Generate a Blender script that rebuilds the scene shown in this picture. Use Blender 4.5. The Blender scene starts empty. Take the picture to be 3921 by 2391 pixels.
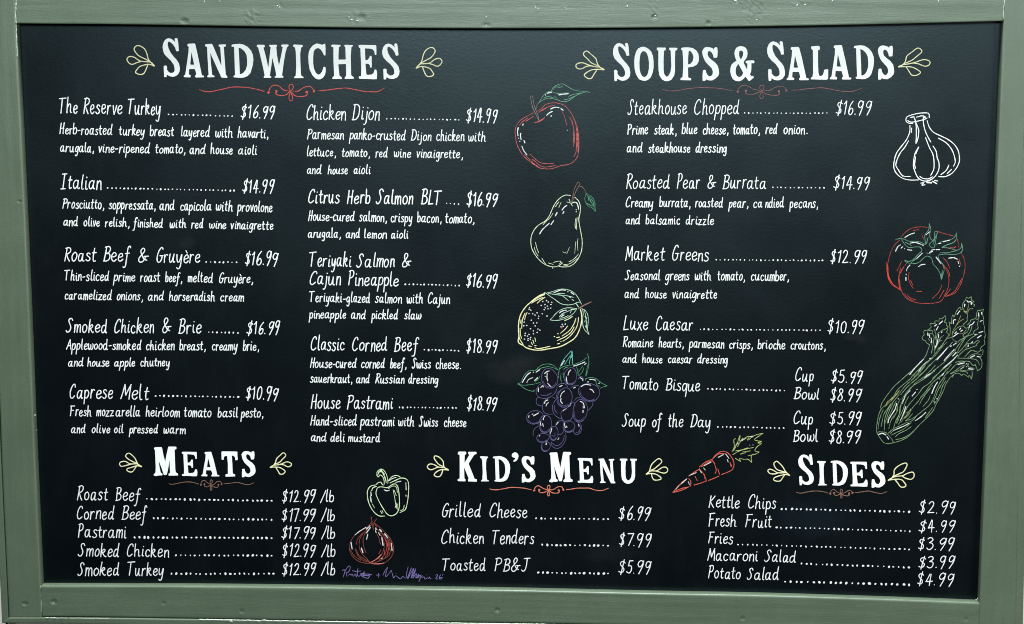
import bpy, bmesh, math, random
from mathutils import Vector, Matrix, noise
from mathutils.geometry import tessellate_polygon

random.seed(7)
SC = bpy.context.scene
COL = SC.collection

# ------------------------------------------------------------------ camera
# board frame: bx to the right, by up (both on the chalkboard face), bn out of the face
CAM_B = (1.1768563781, -0.1539733424, 3.2309495288)
CAM_R = ((0.9987904923, 0.0008280673, -0.0491616396),
         (-0.0074345003, 0.9909057626, -0.1343521414),
         (0.0486033002, 0.1345551336, 0.9897134107))
FOCAL = 6000.0
PX_W, PX_H = 3921.0, 2391.0
TOP_Z = 1.80                       # height of the top of the chalkboard face
def b2w(bx, by, bn): return Vector((bx - 1.0, -bn, by + TOP_Z))
def axis_w(v): return Vector((v[0], -v[2], v[1]))
cam = bpy.data.cameras.new('camera'); cam_o = bpy.data.objects.new('camera', cam); COL.objects.link(cam_o)
cam.sensor_width = 36.0; cam.lens = 36.0 * FOCAL / PX_W; cam.clip_start = 0.05; cam.clip_end = 60.0
mr, mu, mb = (axis_w(r) for r in CAM_R)
pos = b2w(*CAM_B)
cam_o.matrix_world = Matrix(((mr.x, mu.x, mb.x, pos.x), (mr.y, mu.y, mb.y, pos.y), (mr.z, mu.z, mb.z, pos.z), (0, 0, 0, 1)))
SC.camera = cam_o

# ------------------------------------------------------------------ light of the shop, plus an added side fill
wd = bpy.data.worlds.new('World'); SC.world = wd; wd.use_nodes = True
wd.node_tree.nodes['Background'].inputs[0].default_value = (0.80, 0.92, 1.0, 1)
wd.node_tree.nodes['Background'].inputs[1].default_value = 0.016
def area(name, loc, target, sx, sy, power, color):
    l = bpy.data.lights.new(name, 'AREA'); l.shape = 'RECTANGLE'; l.size = sx; l.size_y = sy
    l.energy = power; l.color = color
    o = bpy.data.objects.new(name, l); COL.objects.link(o); o.location = loc
    o.rotation_euler = (Vector(target) - Vector(loc)).to_track_quat('-Z', 'Y').to_euler()
    return o
area('window_light', (0.1, -5.2, 3.05), (0.05, 0, 1.25), 4.0, 1.2, 290, (0.95, 1.0, 1.0))
area('ceiling_light', (0.3, -0.42, 5.4), (0.25, -0.3, 1.0), 2.6, 0.32, 760, (1.0, 1.0, 0.97))
area('side_fill', (3.4, -3.0, 1.5), (0.7, 0, 1.0), 1.6, 1.2, 66, (1.0, 1.0, 0.95))  # unseen fill lamp, added to brighten the right half
SC.cycles.filter_width = 1.0
SC.view_settings.view_transform = 'Standard'; SC.view_settings.look = 'None'
SC.view_settings.exposure = 0.0; SC.view_settings.gamma = 1.0; SC.view_settings.use_curve_mapping = False

# ------------------------------------------------------------------ helpers
def px2b(px, py, h=0.0):
    """point of the board's own plane (h metres out of the chalkboard face) measured on the photo"""
    d = ((px - PX_W / 2) / FOCAL, -(py - PX_H / 2) / FOCAL, -1.0)
    v = [sum(CAM_R[k][i] * d[k] for k in range(3)) for i in range(3)]
    k = (h - CAM_B[2]) / v[2]
    return CAM_B[0] + k * v[0], CAM_B[1] + k * v[1]
def px2w(px, py, h=0.0):
    x, y = px2b(px, py, h); return b2w(x, y, h)

def mesh_obj(name, verts, faces, mat, parent=None, smooth=True):
    me = bpy.data.meshes.new(name); me.from_pydata([tuple(v) for v in verts], [], faces)
    me.materials.append(mat)
    if smooth: me.polygons.foreach_set('use_smooth', [True] * len(me.polygons))
    me.update()
    o = bpy.data.objects.new(name, me); COL.objects.link(o)
    if parent is not None: o.parent = parent
    return o

# ------------------------------------------------------------------ materials
def lin(r, g, b):
    f = lambda c: (c / 255 / 12.92) if c / 255 <= 0.04045 else ((c / 255 + 0.055) / 1.055) ** 2.4
    return (f(r), f(g), f(b), 1)
def base_mat(name, color, rough, spec=0.5):
    m = bpy.data.materials.new(name); m.use_nodes = True
    b = m.node_tree.nodes['Principled BSDF']
    b.inputs['Base Color'].default_value = color
    b.inputs['Roughness'].default_value = rough
    b.inputs['Specular IOR Level'].default_value = spec
    return m, m.node_tree, b
def N(nt, t, **kw):
    n = nt.nodes.new(t)
    for k, v in kw.items(): setattr(n, k, v)
    return n
def coords(nt, scale):
    tc = N(nt, 'ShaderNodeTexCoord'); mp = N(nt, 'ShaderNodeMapping'); mp.inputs['Scale'].default_value = scale
    nt.links.new(tc.outputs['Object'], mp.inputs['Vector']); return mp.outputs['Vector']
def noise_tex(nt, vec, scale, detail=3, rough=0.55):
    n = N(nt, 'ShaderNodeTexNoise'); n.inputs['Scale'].default_value = scale
    n.inputs['Detail'].default_value = detail; n.inputs['Roughness'].default_value = rough
    nt.links.new(vec, n.inputs['Vector']); return n.outputs['Fac']
def remap(nt, fac, a, b, c, d):
    m = N(nt, 'ShaderNodeMapRange'); m.clamp = True
    for i, v in zip(('From Min', 'From Max', 'To Min', 'To Max'), (a, b, c, d)): m.inputs[i].default_value = v
    nt.links.new(fac, m.inputs['Value']); return m.outputs['Result']
def mixcol(nt, fac, c1, c2):
    m = N(nt, 'ShaderNodeMix', data_type='RGBA')
    if hasattr(fac, 'is_output'): nt.links.new(fac, m.inputs['Factor'])
    else: m.inputs['Factor'].default_value = fac
    for c, i in ((c1, 6), (c2, 7)):
        if hasattr(c, 'is_output'): nt.links.new(c, m.inputs[i])
        else: m.inputs[i].default_value = c
    return m.outputs[2]

def frame_paint(name, streak):
    m, nt, b = base_mat(name, lin(80, 98, 78), 0.4, 0.44)
    b.inputs['Specular Tint'].default_value = (0.86, 0.96, 1.0, 1)
    v = coords(nt, (1, 1, 1)); vs = coords(nt, streak)
    c = mixcol(nt, remap(nt, noise_tex(nt, v, 9, 5), 0.3, 0.7, 0, 1), lin(77, 91, 75), lin(84, 98, 82))
    c = mixcol(nt, remap(nt, noise_tex(nt, v, 260, 3), 0.35, 0.65, 0, 0.35), c, lin(70, 86, 68))
    nt.links.new(c, b.inputs['Base Color'])
    nt.links.new(remap(nt, noise_tex(nt, vs, 14, 4), 0.3, 0.7, 0.33, 0.47), b.inputs['Roughness'])
    bp = N(nt, 'ShaderNodeBump'); bp.inputs['Strength'].default_value = 0.2; bp.inputs['Distance'].default_value = 0.0012
    nt.links.new(noise_tex(nt, vs, 30, 6, 0.65), bp.inputs['Height'])
    b2 = N(nt, 'ShaderNodeBump'); b2.inputs['Strength'].default_value = 0.2; b2.inputs['Distance'].default_value = 0.0008
    nt.links.new(noise_tex(nt, v, 330, 3), b2.inputs['Height'])
    nt.links.new(bp.outputs['Normal'], b2.inputs['Normal']); nt.links.new(b2.outputs['Normal'], b.inputs['Normal'])
    return m
M_RAIL = frame_paint('green_paint_brushed_across', (0.9, 8, 16))
M_STILE = frame_paint('green_paint_brushed_upright', (9, 8, 0.9))
M_CHIP_GLINT, _, _ = base_mat('primer_and_highlight', lin(184, 196, 184), 0.35)  # bare primer, also the colour of the painted trim highlight and glints
M_CAULK, _, _ = base_mat('painted_caulk', lin(150, 172, 152), 0.22, 0.7)

def board_paint():
    m, nt, b = base_mat('black_chalkboard_paint', (0.006, 0.009, 0.012, 1), 0.5, 0.32)
    v = coords(nt, (1, 1, 1))
    cloud = remap(nt, noise_tex(nt, v, 3.2, 4), 0.35, 0.7, 0, 1)
    c = mixcol(nt, cloud, (0.0003, 0.0008, 0.0018, 1), (0.0011, 0.0022, 0.0029, 1))
    # rubbed chalk left in a few places
    def smear(px, py, rx, ry, amount, tint, col):
        p = px2w(px, py)
        s = N(nt, 'ShaderNodeVectorMath', operation='SUBTRACT'); s.inputs[1].default_value = p
        tc = N(nt, 'ShaderNodeTexCoord'); nt.links.new(tc.outputs['Object'], s.inputs[0])
        d = N(nt, 'ShaderNodeVectorMath', operation='MULTIPLY'); d.inputs[1].default_value = (1 / rx, 1, 1 / ry)
        nt.links.new(s.outputs[0], d.inputs[0])
        ln = N(nt, 'ShaderNodeVectorMath', operation='LENGTH'); nt.links.new(d.outputs[0], ln.inputs[0])
        ad = N(nt, 'ShaderNodeMath', operation='ADD'); nt.links.new(ln.outputs['Value'], ad.inputs[0])
        nt.links.new(remap(nt, noise_tex(nt, v, 24, 5), 0.3, 0.7, -0.3, 0.3), ad.inputs[1])
        return mixcol(nt, remap(nt, ad.outputs[0], 0.35, 1.15, amount * 0.4, 0), col, tint)
    for a in ((1955, 1420, 0.05, 0.035, 0.8, (0.016, 0.018, 0.019, 1)), (2010, 1385, 0.045, 0.02, 0.7, (0.014, 0.016, 0.016, 1)),
              (3120, 1990, 0.10, 0.045, 0.8, (0.008, 0.014, 0.024, 1)), (3265, 1285, 0.02, 0.012, 0.7, (0.016, 0.02, 0.02, 1)),
              (3300, 1300, 0.012, 0.014, 0.6, (0.016, 0.018, 0.02, 1)), (720, 935, 0.02, 0.014, 0.7, (0.014, 0.017, 0.018, 1)),
              (320, 800, 0.02, 0.03, 0.5, (0.011, 0.014, 0.017, 1)), (2330, 2120, 0.09, 0.02, 0.6, (0.011, 0.012, 0.016, 1))):
        c = smear(*a[:5], a[5], c)
    c = mixcol(nt, remap(nt, noise_tex(nt, v, 520, 2), 0.70, 0.78, 0, 0.5), c, (0.03, 0.034, 0.036, 1))       # chalk dust
    c = mixcol(nt, remap(nt, noise_tex(nt, coords(nt, (1, 1, 0.35)), 11, 6, 0.7), 0.52, 0.75, 0, 0.22), c, (0.009, 0.012, 0.014, 1))   # wiped haze
    nt.links.new(c, b.inputs['Base Color'])
    nt.links.new(remap(nt, noise_tex(nt, v, 5, 5), 0.3, 0.7, 0.29, 0.365), b.inputs['Roughness'])
    b.inputs['Specular Tint'].default_value = (0.62, 0.90, 1.0, 1)
    b1 = N(nt, 'ShaderNodeBump'); b1.inputs['Strength'].default_value = 0.15; b1.inputs['Distance'].default_value = 0.0006
    nt.links.new(noise_tex(nt, v, 210, 3), b1.inputs['Height'])
    b2 = N(nt, 'ShaderNodeBump'); b2.inputs['Strength'].default_value = 0.12; b2.inputs['Distance'].default_value = 0.0009
    nt.links.new(noise_tex(nt, coords(nt, (1, 1, 1.7)), 95, 4), b2.inputs['Height'])
    nt.links.new(b1.outputs['Normal'], b2.inputs['Normal']); nt.links.new(b2.outputs['Normal'], b.inputs['Normal'])
    return m
M_BOARD = board_paint()

def chalk(name, rgb, vary=0.12):
    m, nt, b = base_mat(name, lin(*rgb), 0.6, 0.22)
    if name.startswith('rubbed'): b.inputs['Specular IOR Level'].default_value = 0.08
    v = coords(nt, (1, 1, 1))
    dk = tuple(c * (1 - min(.8, vary * 3.0)) for c in lin(*rgb)[:3]) + (1,)
    nt.links.new(mixcol(nt, remap(nt, noise_tex(nt, v, 170, 4, 0.65), 0.46, 0.68, 0, 1), lin(*rgb), dk), b.inputs['Base Color'])
    return m
INK = {k: chalk(k + '_chalk_paint', rgb, v) for k, rgb, v in (
    ('white', (228, 234, 234), 0.015), ('marker_white', (224, 231, 232), 0.09), ('highlight_white', (212, 218, 218), 0.14), ('pale_yellow', (222, 222, 178), 0.10), ('red', (196, 82, 78), 0.2), ('dull_red', (142, 94, 92), 0.2),
    ('salmon', (206, 122, 98), 0.15), ('brown_red', (128, 96, 84), 0.2), ('apple_red', (178, 88, 86), 0.25), ('stem_grey', (138, 120, 114), 0.2),
    ('leaf_green', (104, 160, 130), 0.25), ('pear_green', (198, 218, 184), 0.15), ('twig_brown', (128, 100, 90), 0.2),
    ('deep_green', (78, 142, 108), 0.25), ('lemon_yellow', (218, 218, 166), 0.08), ('mint', (172, 208, 184), 0.15), ('violet', (86, 82, 126), 0.2), ('rubbed_violet', (9, 9, 23), 0.15),
    ('teal', (90, 176, 160), 0.2), ('carrot_red', (200, 88, 74), 0.2), ('carrot_green', (166, 184, 116), 0.2), ('pepper_green', (204, 228, 184), 0.1),
    ('onion_red', (134, 66, 56), 0.25), ('onion_pink', (214, 126, 112), 0.2), ('tomato_red', (166, 62, 56), 0.25), ('bright_red', (196, 58, 50), 0.15),
    ('tomato_green', (92, 144, 120), 0.25), ('celery_green', (116, 148, 108), 0.25), ('olive', (138, 138, 84), 0.2), ('signature_violet', (124, 112, 172), 0.2))}
# ------------------------------------------------------------------ the board as one thing
board = bpy.data.objects.new('menu_board', None); COL.objects.link(board)
board['label'] = 'large black deli menu chalkboard in a sage green painted wooden frame'
board['category'] = 'menu board'
DEPTH = 0.021                      # the frame stands this far out of the chalkboard face
def smooth_line(pts, n):
    """n+1 points along a Catmull-Rom curve through pts, evenly spaced by length"""
    dense = []
    P = [pts[0]] + list(pts) + [pts[-1]]
    for i in range(1, len(P) - 2):
        for s in range(16):
            t = s / 16; t2 = t * t; t3 = t2 * t
            dense.append(tuple(0.5 * (2 * P[i][k] + (P[i + 1][k] - P[i - 1][k]) * t + (2 * P[i - 1][k] - 5 * P[i][k] + 4 * P[i + 1][k] - P[i + 2][k]) * t2
                                      + (3 * P[i][k] - P[i - 1][k] - 3 * P[i + 1][k] + P[i + 2][k]) * t3) for k in (0, 1)))
    dense.append(tuple(pts[-1]))
    L = [0]
    for a, b in zip(dense, dense[1:]): L.append(L[-1] + math.hypot(b[0] - a[0], b[1] - a[1]))
    out = []; j = 0
    for i in range(n + 1):
        s = L[-1] * i / n
        while j < len(L) - 2 and L[j + 1] < s: j += 1
        u = (s - L[j]) / max(L[j + 1] - L[j], 1e-9)
        out.append((dense[j][0] + (dense[j + 1][0] - dense[j][0]) * u, dense[j][1] + (dense[j + 1][1] - dense[j][1]) * u))
    return out
DENTS = [(96, 2312, 11, .0017), (206, 2305, 13, .0017), (626, 2310, 9, .0009), (927, 2341, 10, .0010), (1904, 2338, 11, .0014), (2844, 2369, 10, .0012),
         (707, 83, 16, .0010), (2712, 88, 9, .0013), (1862, 102, 18, .0006), (75, 772, 7, .0014), (3700, 2372, 9, .0008), (2815, 4, 10, .0014),
         (2504, 66, 12, .0012), (1385, 66, 16, .0007)]
DENTS_W = [(px2b(px, py, DEPTH), r * 0.00046, d * 1.3) for px, py, r, d in DENTS]
ROUGH = [(965, 72, 32, 34, .0016), (2500, 30, 22, 40, .0012), (2880, 25, 45, 30, .0016), (2890, 70, 40, 20, .0009), (1370, 66, 40, 24, .0008), (3070, 14, 60, 18, .0009), (1070, 26, 22, 12, .0012),
         (2160, 30, 12, 8, .0015), (2054, 30, 10, 10, .0012)]
ROUGH_W = [(px2b(px, py, DEPTH), rx * 0.00053, ry * 0.00053, d) for px, py, rx, ry, d in ROUGH]
def relief(x, y, along):
    """height of the painted wood over its mean face: brush strokes, sags, nail dents, lumps"""
    p = Vector((x * 3, y * 90, 1.3)) if along == 'x' else Vector((x * 90, y * 3, 4.1))
    h = 0.00022 * noise.noise(p) + 0.0005 * noise.noise(Vector((x * 7, y * 7, 8.0)))
    for (cx, cy), r, d in DENTS_W:
        q = ((x - cx) ** 2 + ((y - cy) * 1.35) ** 2) / (r * r)
        if q < 6: h += -d * math.exp(-q) + 0.15 * d * math.exp(-(math.sqrt(q) - 1.5) ** 2 * 4)
    if along == 'x':
        for (cx, cy), rx, ry, d in ROUGH_W:
            q = ((x - cx) / rx) ** 2 + ((y - cy) / ry) ** 2
            if q < 1.6:
                w = max(0.0, 1 - q / 1.6) ** 0.5
                h += 0.4 * d * w * (noise.noise(Vector((x * 190 + y * 120, y * 110, 2.0))) + 0.6 * noise.noise(Vector((x * 400, y * 300, 5.0))))
    return h
def plank(name, edge_a, edge_b, mat, h_front, h_back, bevel, n, m, along, rough=True, label=None):
    """one board of the frame: two long edges given on its front face, rounded arrises, real thickness"""
    A = [Vector(px2b(*p, h_front)) for p in smooth_line(edge_a, n)]
    B = [Vector(px2b(*p, h_front)) for p in smooth_line(edge_b, n)]
    rows = []
    for a, b in zip(A, B):
        d = (b - a); L = d.length; d = d / L
        row = [(a, h_back)]
        for k in range(4):
            th = math.pi / 2 * k / 3
            row.append((a + d * bevel * (1 - math.cos(th)), h_front - bevel * (1 - math.sin(th))))
        for k in range(1, m):
            q = a + d * (bevel + (L - 2 * bevel) * k / m)
            e = min(1.0, min(k, m - k) / 1.5)
            row.append((q, h_front + (relief(q.x, q.y, along) * e if rough else 0)))
        for k in range(3, -1, -1):
            th = math.pi / 2 * k / 3
            row.append((b - d * bevel * (1 - math.cos(th)), h_front - bevel * (1 - math.sin(th))))
        row.append((b, h_back))
        rows.append([b2w(q.x, q.y, h) for q, h in row])
    W = len(rows[0]); V = [v for r in rows for v in r]; F = []
    for i in range(n):
        for j in range(W - 1):
            F.append((i * W + j, (i + 1) * W + j, (i + 1) * W + j + 1, i * W + j + 1))
        F.append((i * W + W - 1, (i + 1) * W + W - 1, (i + 1) * W, i * W))
    F.append(tuple(range(W))); F.append(tuple(n * W + j for j in reversed(range(W))))
    o = mesh_obj(name, V, F, mat, board)
    bm = bmesh.new(); bm.from_mesh(o.data); bmesh.ops.recalc_face_normals(bm, faces=bm.faces); bm.to_mesh(o.data); bm.free()
    if label: o['label'] = label
    return o
def box(name, x0, x1, y0, y1, z0, z1, mat, parent):
    V = [(x, y, z) for x in (x0, x1) for y in (y0, y1) for z in (z0, z1)]
    F = [(0, 1, 3, 2), (4, 6, 7, 5), (0, 4, 5, 1), (2, 3, 7, 6), (0, 2, 6, 4), (1, 5, 7, 3)]
    return mesh_obj(name, V, F, mat, parent, smooth=False)
# chalkboard sheet (runs under the frame)
pa, pb = px2w(-40, -20), px2w(3890, 2345)
box('chalkboard_panel', -1.045, 1.05, 0.0, 0.012, TOP_Z - 1.235, TOP_Z + 0.05, M_BOARD, board)
# side posts run full height, cross rails between them
plank('frame_stile', [(-78, -70), (-55, 400), (-27, 1000), (0, 1585), (8, 1809), (34, 2364)], [(57, -70), (61, 93), (85, 600), (111, 1200), (131, 1700), (155, 2241), (160, 2364)],
      M_STILE, DEPTH, -0.014, 0.0028, 700, 24, 'y')
plank('frame_stile', [(3848, -70), (3842, 74), (3821, 600), (3796, 1200), (3772, 1800), (3752, 2308), (3748, 2440)], [(3958, -70), (3950, 600), (3936, 1500), (3921, 2250), (3916, 2440)],
      M_STILE, DEPTH, -0.014, 0.0022, 700, 18, 'y')
rail_top = plank('frame_rail', [(58.5, -70), (1000, -62), (2000, -58), (3000, -62), (3846.5, -70)], [(62.5, 90), (200, 91.5), (503, 94), (1000, 101.5), (1487, 107.5), (2000, 109), (2487, 106), (2921, 101), (3408, 92), (3840.5, 81)],
      M_RAIL, DEPTH + 0.0004, -0.014, 0.0014, 1000, 34, 'x')
rail_low = plank('frame_rail', [(156.5, 2244), (600, 2245), (1000, 2248), (1487, 2254), (2000, 2262), (2487, 2273), (2921, 2281), (3408, 2296), (3750.5, 2309)],
      [(162, 2362), (400, 2363), (1000, 2372.5), (1487, 2379), (2000, 2386), (2600, 2400), (3746.5, 2436)], M_RAIL, DEPTH - 0.0003, -0.014, 0.0030, 1000, 24, 'x')
# thin cover strips round the outside
plank('edge_trim', [(-112, -70), (-60, 1000), (-22, 1809), (1, 2256), (7, 2386)], [(-80, -70), (-29, 1000), (6, 1809), (32, 2363.5), (33, 2386)], M_STILE, DEPTH - 0.0015, -0.028, 0.002, 300, 6, 'y', False)
trim_low = plank('edge_trim', [(34.5, 2366.5), (400, 2368), (1000, 2377), (1487, 2384), (2000, 2390.5), (2600, 2405), (3890, 2445)], [(8, 2386), (400, 2391.5), (1000, 2402), (2000, 2416), (3890, 2475)], M_RAIL, DEPTH + 0.003, -0.028, 0.0022, 700, 6, 'x', False)

# dried caulk in the upper joints, knocked paint, painted-in highlights
def bead(name, pts, w, h0, mat, lump=0.5, thick=0.9):
    P = smooth_line(pts, max(12, int(sum(math.hypot(b[0] - a[0], b[1] - a[1]) for a, b in zip(pts, pts[1:])) / 3)))
    V, F = [], []
    for i, p in enumerate(P):
        q = P[min(i + 1, len(P) - 1)]; r = P[max(i - 1, 0)]
        t = Vector((q[0] - r[0], q[1] - r[1])).normalized(); nrm = Vector((-t.y, t.x))
        ww = w * (1 + lump * noise.noise(Vector((p[0] * .13, p[1] * .13, 3.3)))) * (0.25 if i in (0, len(P) - 1) else 1)
        off = 1.2 * noise.noise(Vector((p[0] * .07, p[1] * .07, 9.3)))
        for k, hh in ((-1, 0), (-.5, .75), (0, 1), (.5, .75), (1, 0)):
            c = Vector(p) + nrm * (k * ww / 2 + off)
            V.append(px2w(c.x, c.y, h0 + hh * ww * 0.00053 * thick * 0.5))
    for i in range(len(P) - 1):
        for k in range(4): F.append((i * 5 + k, i * 5 + k + 1, (i + 1) * 5 + k + 1, (i + 1) * 5 + k))
    return V, F
def add_beads(name, lines, mat, h0, label=None):
    V, F = [], []
    for pts, w, lump in lines:
        v, f = bead(name, pts, w, h0, mat, lump); n0 = len(V); V += v; F += [tuple(i + n0 for i in q) for q in f]
    o = mesh_obj(name, V, F, mat, board)
    if label: o['label'] = label
    return o
add_beads('caulk_highlight_bead', [([(60, -30), (61, 0), (60.5, 40), (60, 70), (62, 92)], 6.5, .5), ([(61, 94), (63, 140), (66, 220)], 4, .4)], M_CAULK, DEPTH - 0.0006)
add_beads('caulk_highlight_bead', [([(3846, -40), (3845.5, 0), (3844, 24), (3841.5, 30), (3842, 55), (3841, 74)], 5, .7)], M_CAULK, DEPTH - 0.0002)
add_beads('caulk_highlight_bead', [([(155, 2243), (158, 2262), (159, 2300), (160, 2345)], 2.4, .3)], M_CAULK, DEPTH - 0.0010)
add_beads('caulk_highlight_bead', [([(170, 2366.8), (250, 2367.6), (330, 2368), (420, 2369)], 1.5, .9), ([(760, 2373), (900, 2375.6), (1000, 2377.2), (1200, 2380), (1487, 2384.3), (1750, 2387.4), (2000, 2390.5), (2140, 2393)], 3.6, .8)], M_CHIP_GLINT, DEPTH + 0.0024)  # pale bead paints in the highlight along the trim's top edge
add_beads('paint_ridge', [([(3752, 2309), (3751, 2340), (3750, 2400)], 6.0, .2)], M_STILE, DEPTH - 0.0020)
add_beads('paint_ridge', [([(3924, 400), (3911, 800), (3906, 1300), (3900, 1700), (3893, 2120), (3889, 2391)], 1.8, .5)], M_STILE, DEPTH)
def flakes(name, spots, h0, parent):
    for px, py, rx, ry, rot in spots:
        V, F = [], []; n0 = 0; V.append(px2w(px, py, h0 + 0.0009))
        n = 9
        for k in range(n):
            a = 2 * math.pi * k / n; r = random.uniform(.55, 1.15)
            x, y = rx * r * math.cos(a), ry * r * math.sin(a)
            V.append(px2w(px + x * math.cos(rot) - y * math.sin(rot), py + x * math.sin(rot) + y * math.cos(rot), h0 - 0.0002))
        for k in range(n): F.append((n0, n0 + 1 + k, n0 + 1 + (k + 1) % n))
        mesh_obj(name, V, F, M_CHIP_GLINT, parent)
flakes('paint_chip_glint', [(1062, 23, 4, 2.4, .2), (1070, 28, 4.5, 2, -.3), (1068, 20, 2, 2, 0), (2051, 28, 2, 6, .3), (2062, 34, 3.5, 1.6, .3), (2163, 31, 6, 2, .35), (2168, 36, 3, 3, 0),
       (2402, 24, 2, 5, .1), (2509, 61, 5, 1.6, .2), (2508, 71, 6, 1.8, .1), (2815, 3, 7, 3, .2), (2899, 66, 3, 1.6, 0), (2898, 76, 4, 1.6, .1), (2871, 74, 3, 1.5, .2), (2983, 35, 3.4, 1.5, .1),
       (3052, 20, 2, 7, .7), (3083, 19, 4, 3, -.5), (3187, 4, 2, 8, .5), (3593, 5, 1.4, 9, .05), (783, 6, 1.3, 6, .1), (842, 4, 1.6, 8, -.1), (1862, 66, 5, 2, -.4), (1368, 80, 7, 1.8, .05), (1347, 76, 5, 1.4, .1),
       (1862, 98, 3, 1.5, .4), (1337, 66, 3, 1.6, .5)], DEPTH + 0.0004, rail_top)  # chipped paint, with the brightest glints on the bumps painted as flakes
flakes('paint_chip_glint', [(180, 2366.6, 9, 2.2, .05), (208, 2366.8, 7, 2.4, .05), (236, 2367.4, 6, 1.6, 0), (870, 2374.5, 13, 3.2, .05), (885, 2379, 7, 3, .2), (950, 2375.6, 10, 2.2, 0), (985, 2377, 12, 3.4, .05),
       (1010, 2375.8, 12, 2.8, .05), (1060, 2377.8, 20, 2.6, .05)], DEPTH + 0.0032, trim_low)
flakes('paint_chip_glint', [(3743, 2293, 2, 5, .1), (3738, 2296, 3, 1.5, .3), (134, 1591, 2, 5, 0), (141, 1648, 1.5, 2, 0), (94, 2318, 4, 2.2, -.5), (203, 2310, 7, 2.4, -.35), (1905, 2340, 4, 2, -.2)], DEPTH - 0.0014, rail_low)

# white wall the board hangs on
M_WALL, nt_, b_ = base_mat('white_wall_paint', lin(232, 230, 224), 0.7)
bp_ = N(nt_, 'ShaderNodeBump'); bp_.inputs['Strength'].default_value = 0.2; bp_.inputs['Distance'].default_value = 0.002
nt_.links.new(noise_tex(nt_, coords(nt_, (1, 1, 1)), 120, 4), bp_.inputs['Height']); nt_.links.new(bp_.outputs['Normal'], b_.inputs['Normal'])
wall = box('wall', -2.6, 2.6, 0.03, 0.15, 0.0, 3.2, M_WALL, None)
wall['label'] = 'plain white painted wall behind the menu board'; wall['category'] = 'wall'
# ------------------------------------------------------------------ painted lines
class Paint:
    """collects brush lines that lie on the chalkboard face as a thin skin of paint"""
    def __init__(self): self.V = []; self.F = []; self.k = 0
    def lift(self):
        self.k += 1
        return 0.0003 + 0.00003 * (self.k % 14)
    def line(self, pts, width, smooth=True, step=4.0, taper=0.0, wobble=0.10):
        """pts: photo-measured points on the board, width in the same units"""
        if len(pts) == 1: pts = [pts[0], (pts[0][0] + 0.6, pts[0][1] + 0.3)]
        L = sum(math.hypot(b[0] - a[0], b[1] - a[1]) for a, b in zip(pts, pts[1:]))
        n = max(2, int(L / step))
        P = smooth_line(pts, n) if smooth and len(pts) > 2 else lerp_line(pts, n)
        h = self.lift(); r = width / 2; secs = []
        def tang(i):
            a = P[max(i - 1, 0)]; b = P[min(i + 1, n)]
            d = math.hypot(b[0] - a[0], b[1] - a[1]) or 1e-6
            return (b[0] - a[0]) / d, (b[1] - a[1]) / d
        seed = random.uniform(0, 100)
        def wid(i):
            t = i / n
            w = 1 + wobble * 2 * noise.noise(Vector((seed, i * step * 0.06, 0)))
            if taper: w *= 1 - taper * (1 - min(1, 4 * t * (1 - t) * 1.6))
            return r * w
        t0 = tang(0); t1 = tang(n)
        for th in (85, 55, 25): secs.append((P[0][0] - t0[0] * wid(0) * math.sin(math.radians(th)), P[0][1] - t0[1] * wid(0) * math.sin(math.radians(th)), t0, wid(0) * math.cos(math.radians(th))))
        for i in range(n + 1): secs.append((P[i][0], P[i][1], tang(i), wid(i)))
        for th in (25, 55, 85): secs.append((P[n][0] + t1[0] * wid(n) * math.sin(math.radians(th)), P[n][1] + t1[1] * wid(n) * math.sin(math.radians(th)), t1, wid(n) * math.cos(math.radians(th))))
        b0 = len(self.V)
        for j, (x, y, (tx, ty), w) in enumerate(secs):
            hh = h + 0.0000015 * j
            self.V.append(px2w(x - ty * w, y + tx * w, hh)); self.V.append(px2w(x, y, hh + 0.00012)); self.V.append(px2w(x + ty * w, y - tx * w, hh))
        for j in range(len(secs) - 1):
            a = b0 + 3 * j
            self.F += [(a, a + 1, a + 4, a + 3), (a + 1, a + 2, a + 5, a + 4)]
    def dot(self, x, y, r):
        h = self.lift(); b0 = len(self.V); n = 9
        self.V.append(px2w(x, y, h + 0.00012)); ph = random.uniform(0, 6)
        for k in range(n):
            a = 2 * math.pi * k / n; rr = r * (1 + 0.22 * math.sin(a * 2 + ph) * random.uniform(.4, 1))
            self.V.append(px2w(x + rr * math.cos(a), y + rr * math.sin(a), h))
        for k in range(n): self.F.append((b0, b0 + 1 + k, b0 + 1 + (k + 1) % n))
    def rubbed(self, loop):
        """thin rubbed colour under the lines"""
        h = 0.00012 + 0.00001 * (len(self.F) % 13); b0 = len(self.V)
        for x, y in loop: self.V.append(px2w(x, y, h))
        self.F.append(tuple(range(b0, b0 + len(loop))))
    def shape(self, loops):
        """filled letter: outer outline and its counters"""
        h = self.lift() + 0.0001; b0 = len(self.V)
        polys = [[Vector((x, -y, 0)) for x, y in lp] for lp in loops]
        tris = tessellate_polygon(polys)
        flat = [p for lp in loops for p in lp]
        for x, y in flat: self.V.append(px2w(x, y, h))
        self.F += [tuple(b0 + i for i in t) for t in tris]
    def build(self, name, ink, parent, label=None):
        o = mesh_obj(name, self.V, self.F, INK[ink], parent, smooth=False)
        bm = bmesh.new(); bm.from_mesh(o.data)
        for f in bm.faces:
            if f.normal.y > 0: f.normal_flip()
        bm.to_mesh(o.data); bm.free()
        if label: o['label'] = label
        return o
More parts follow.
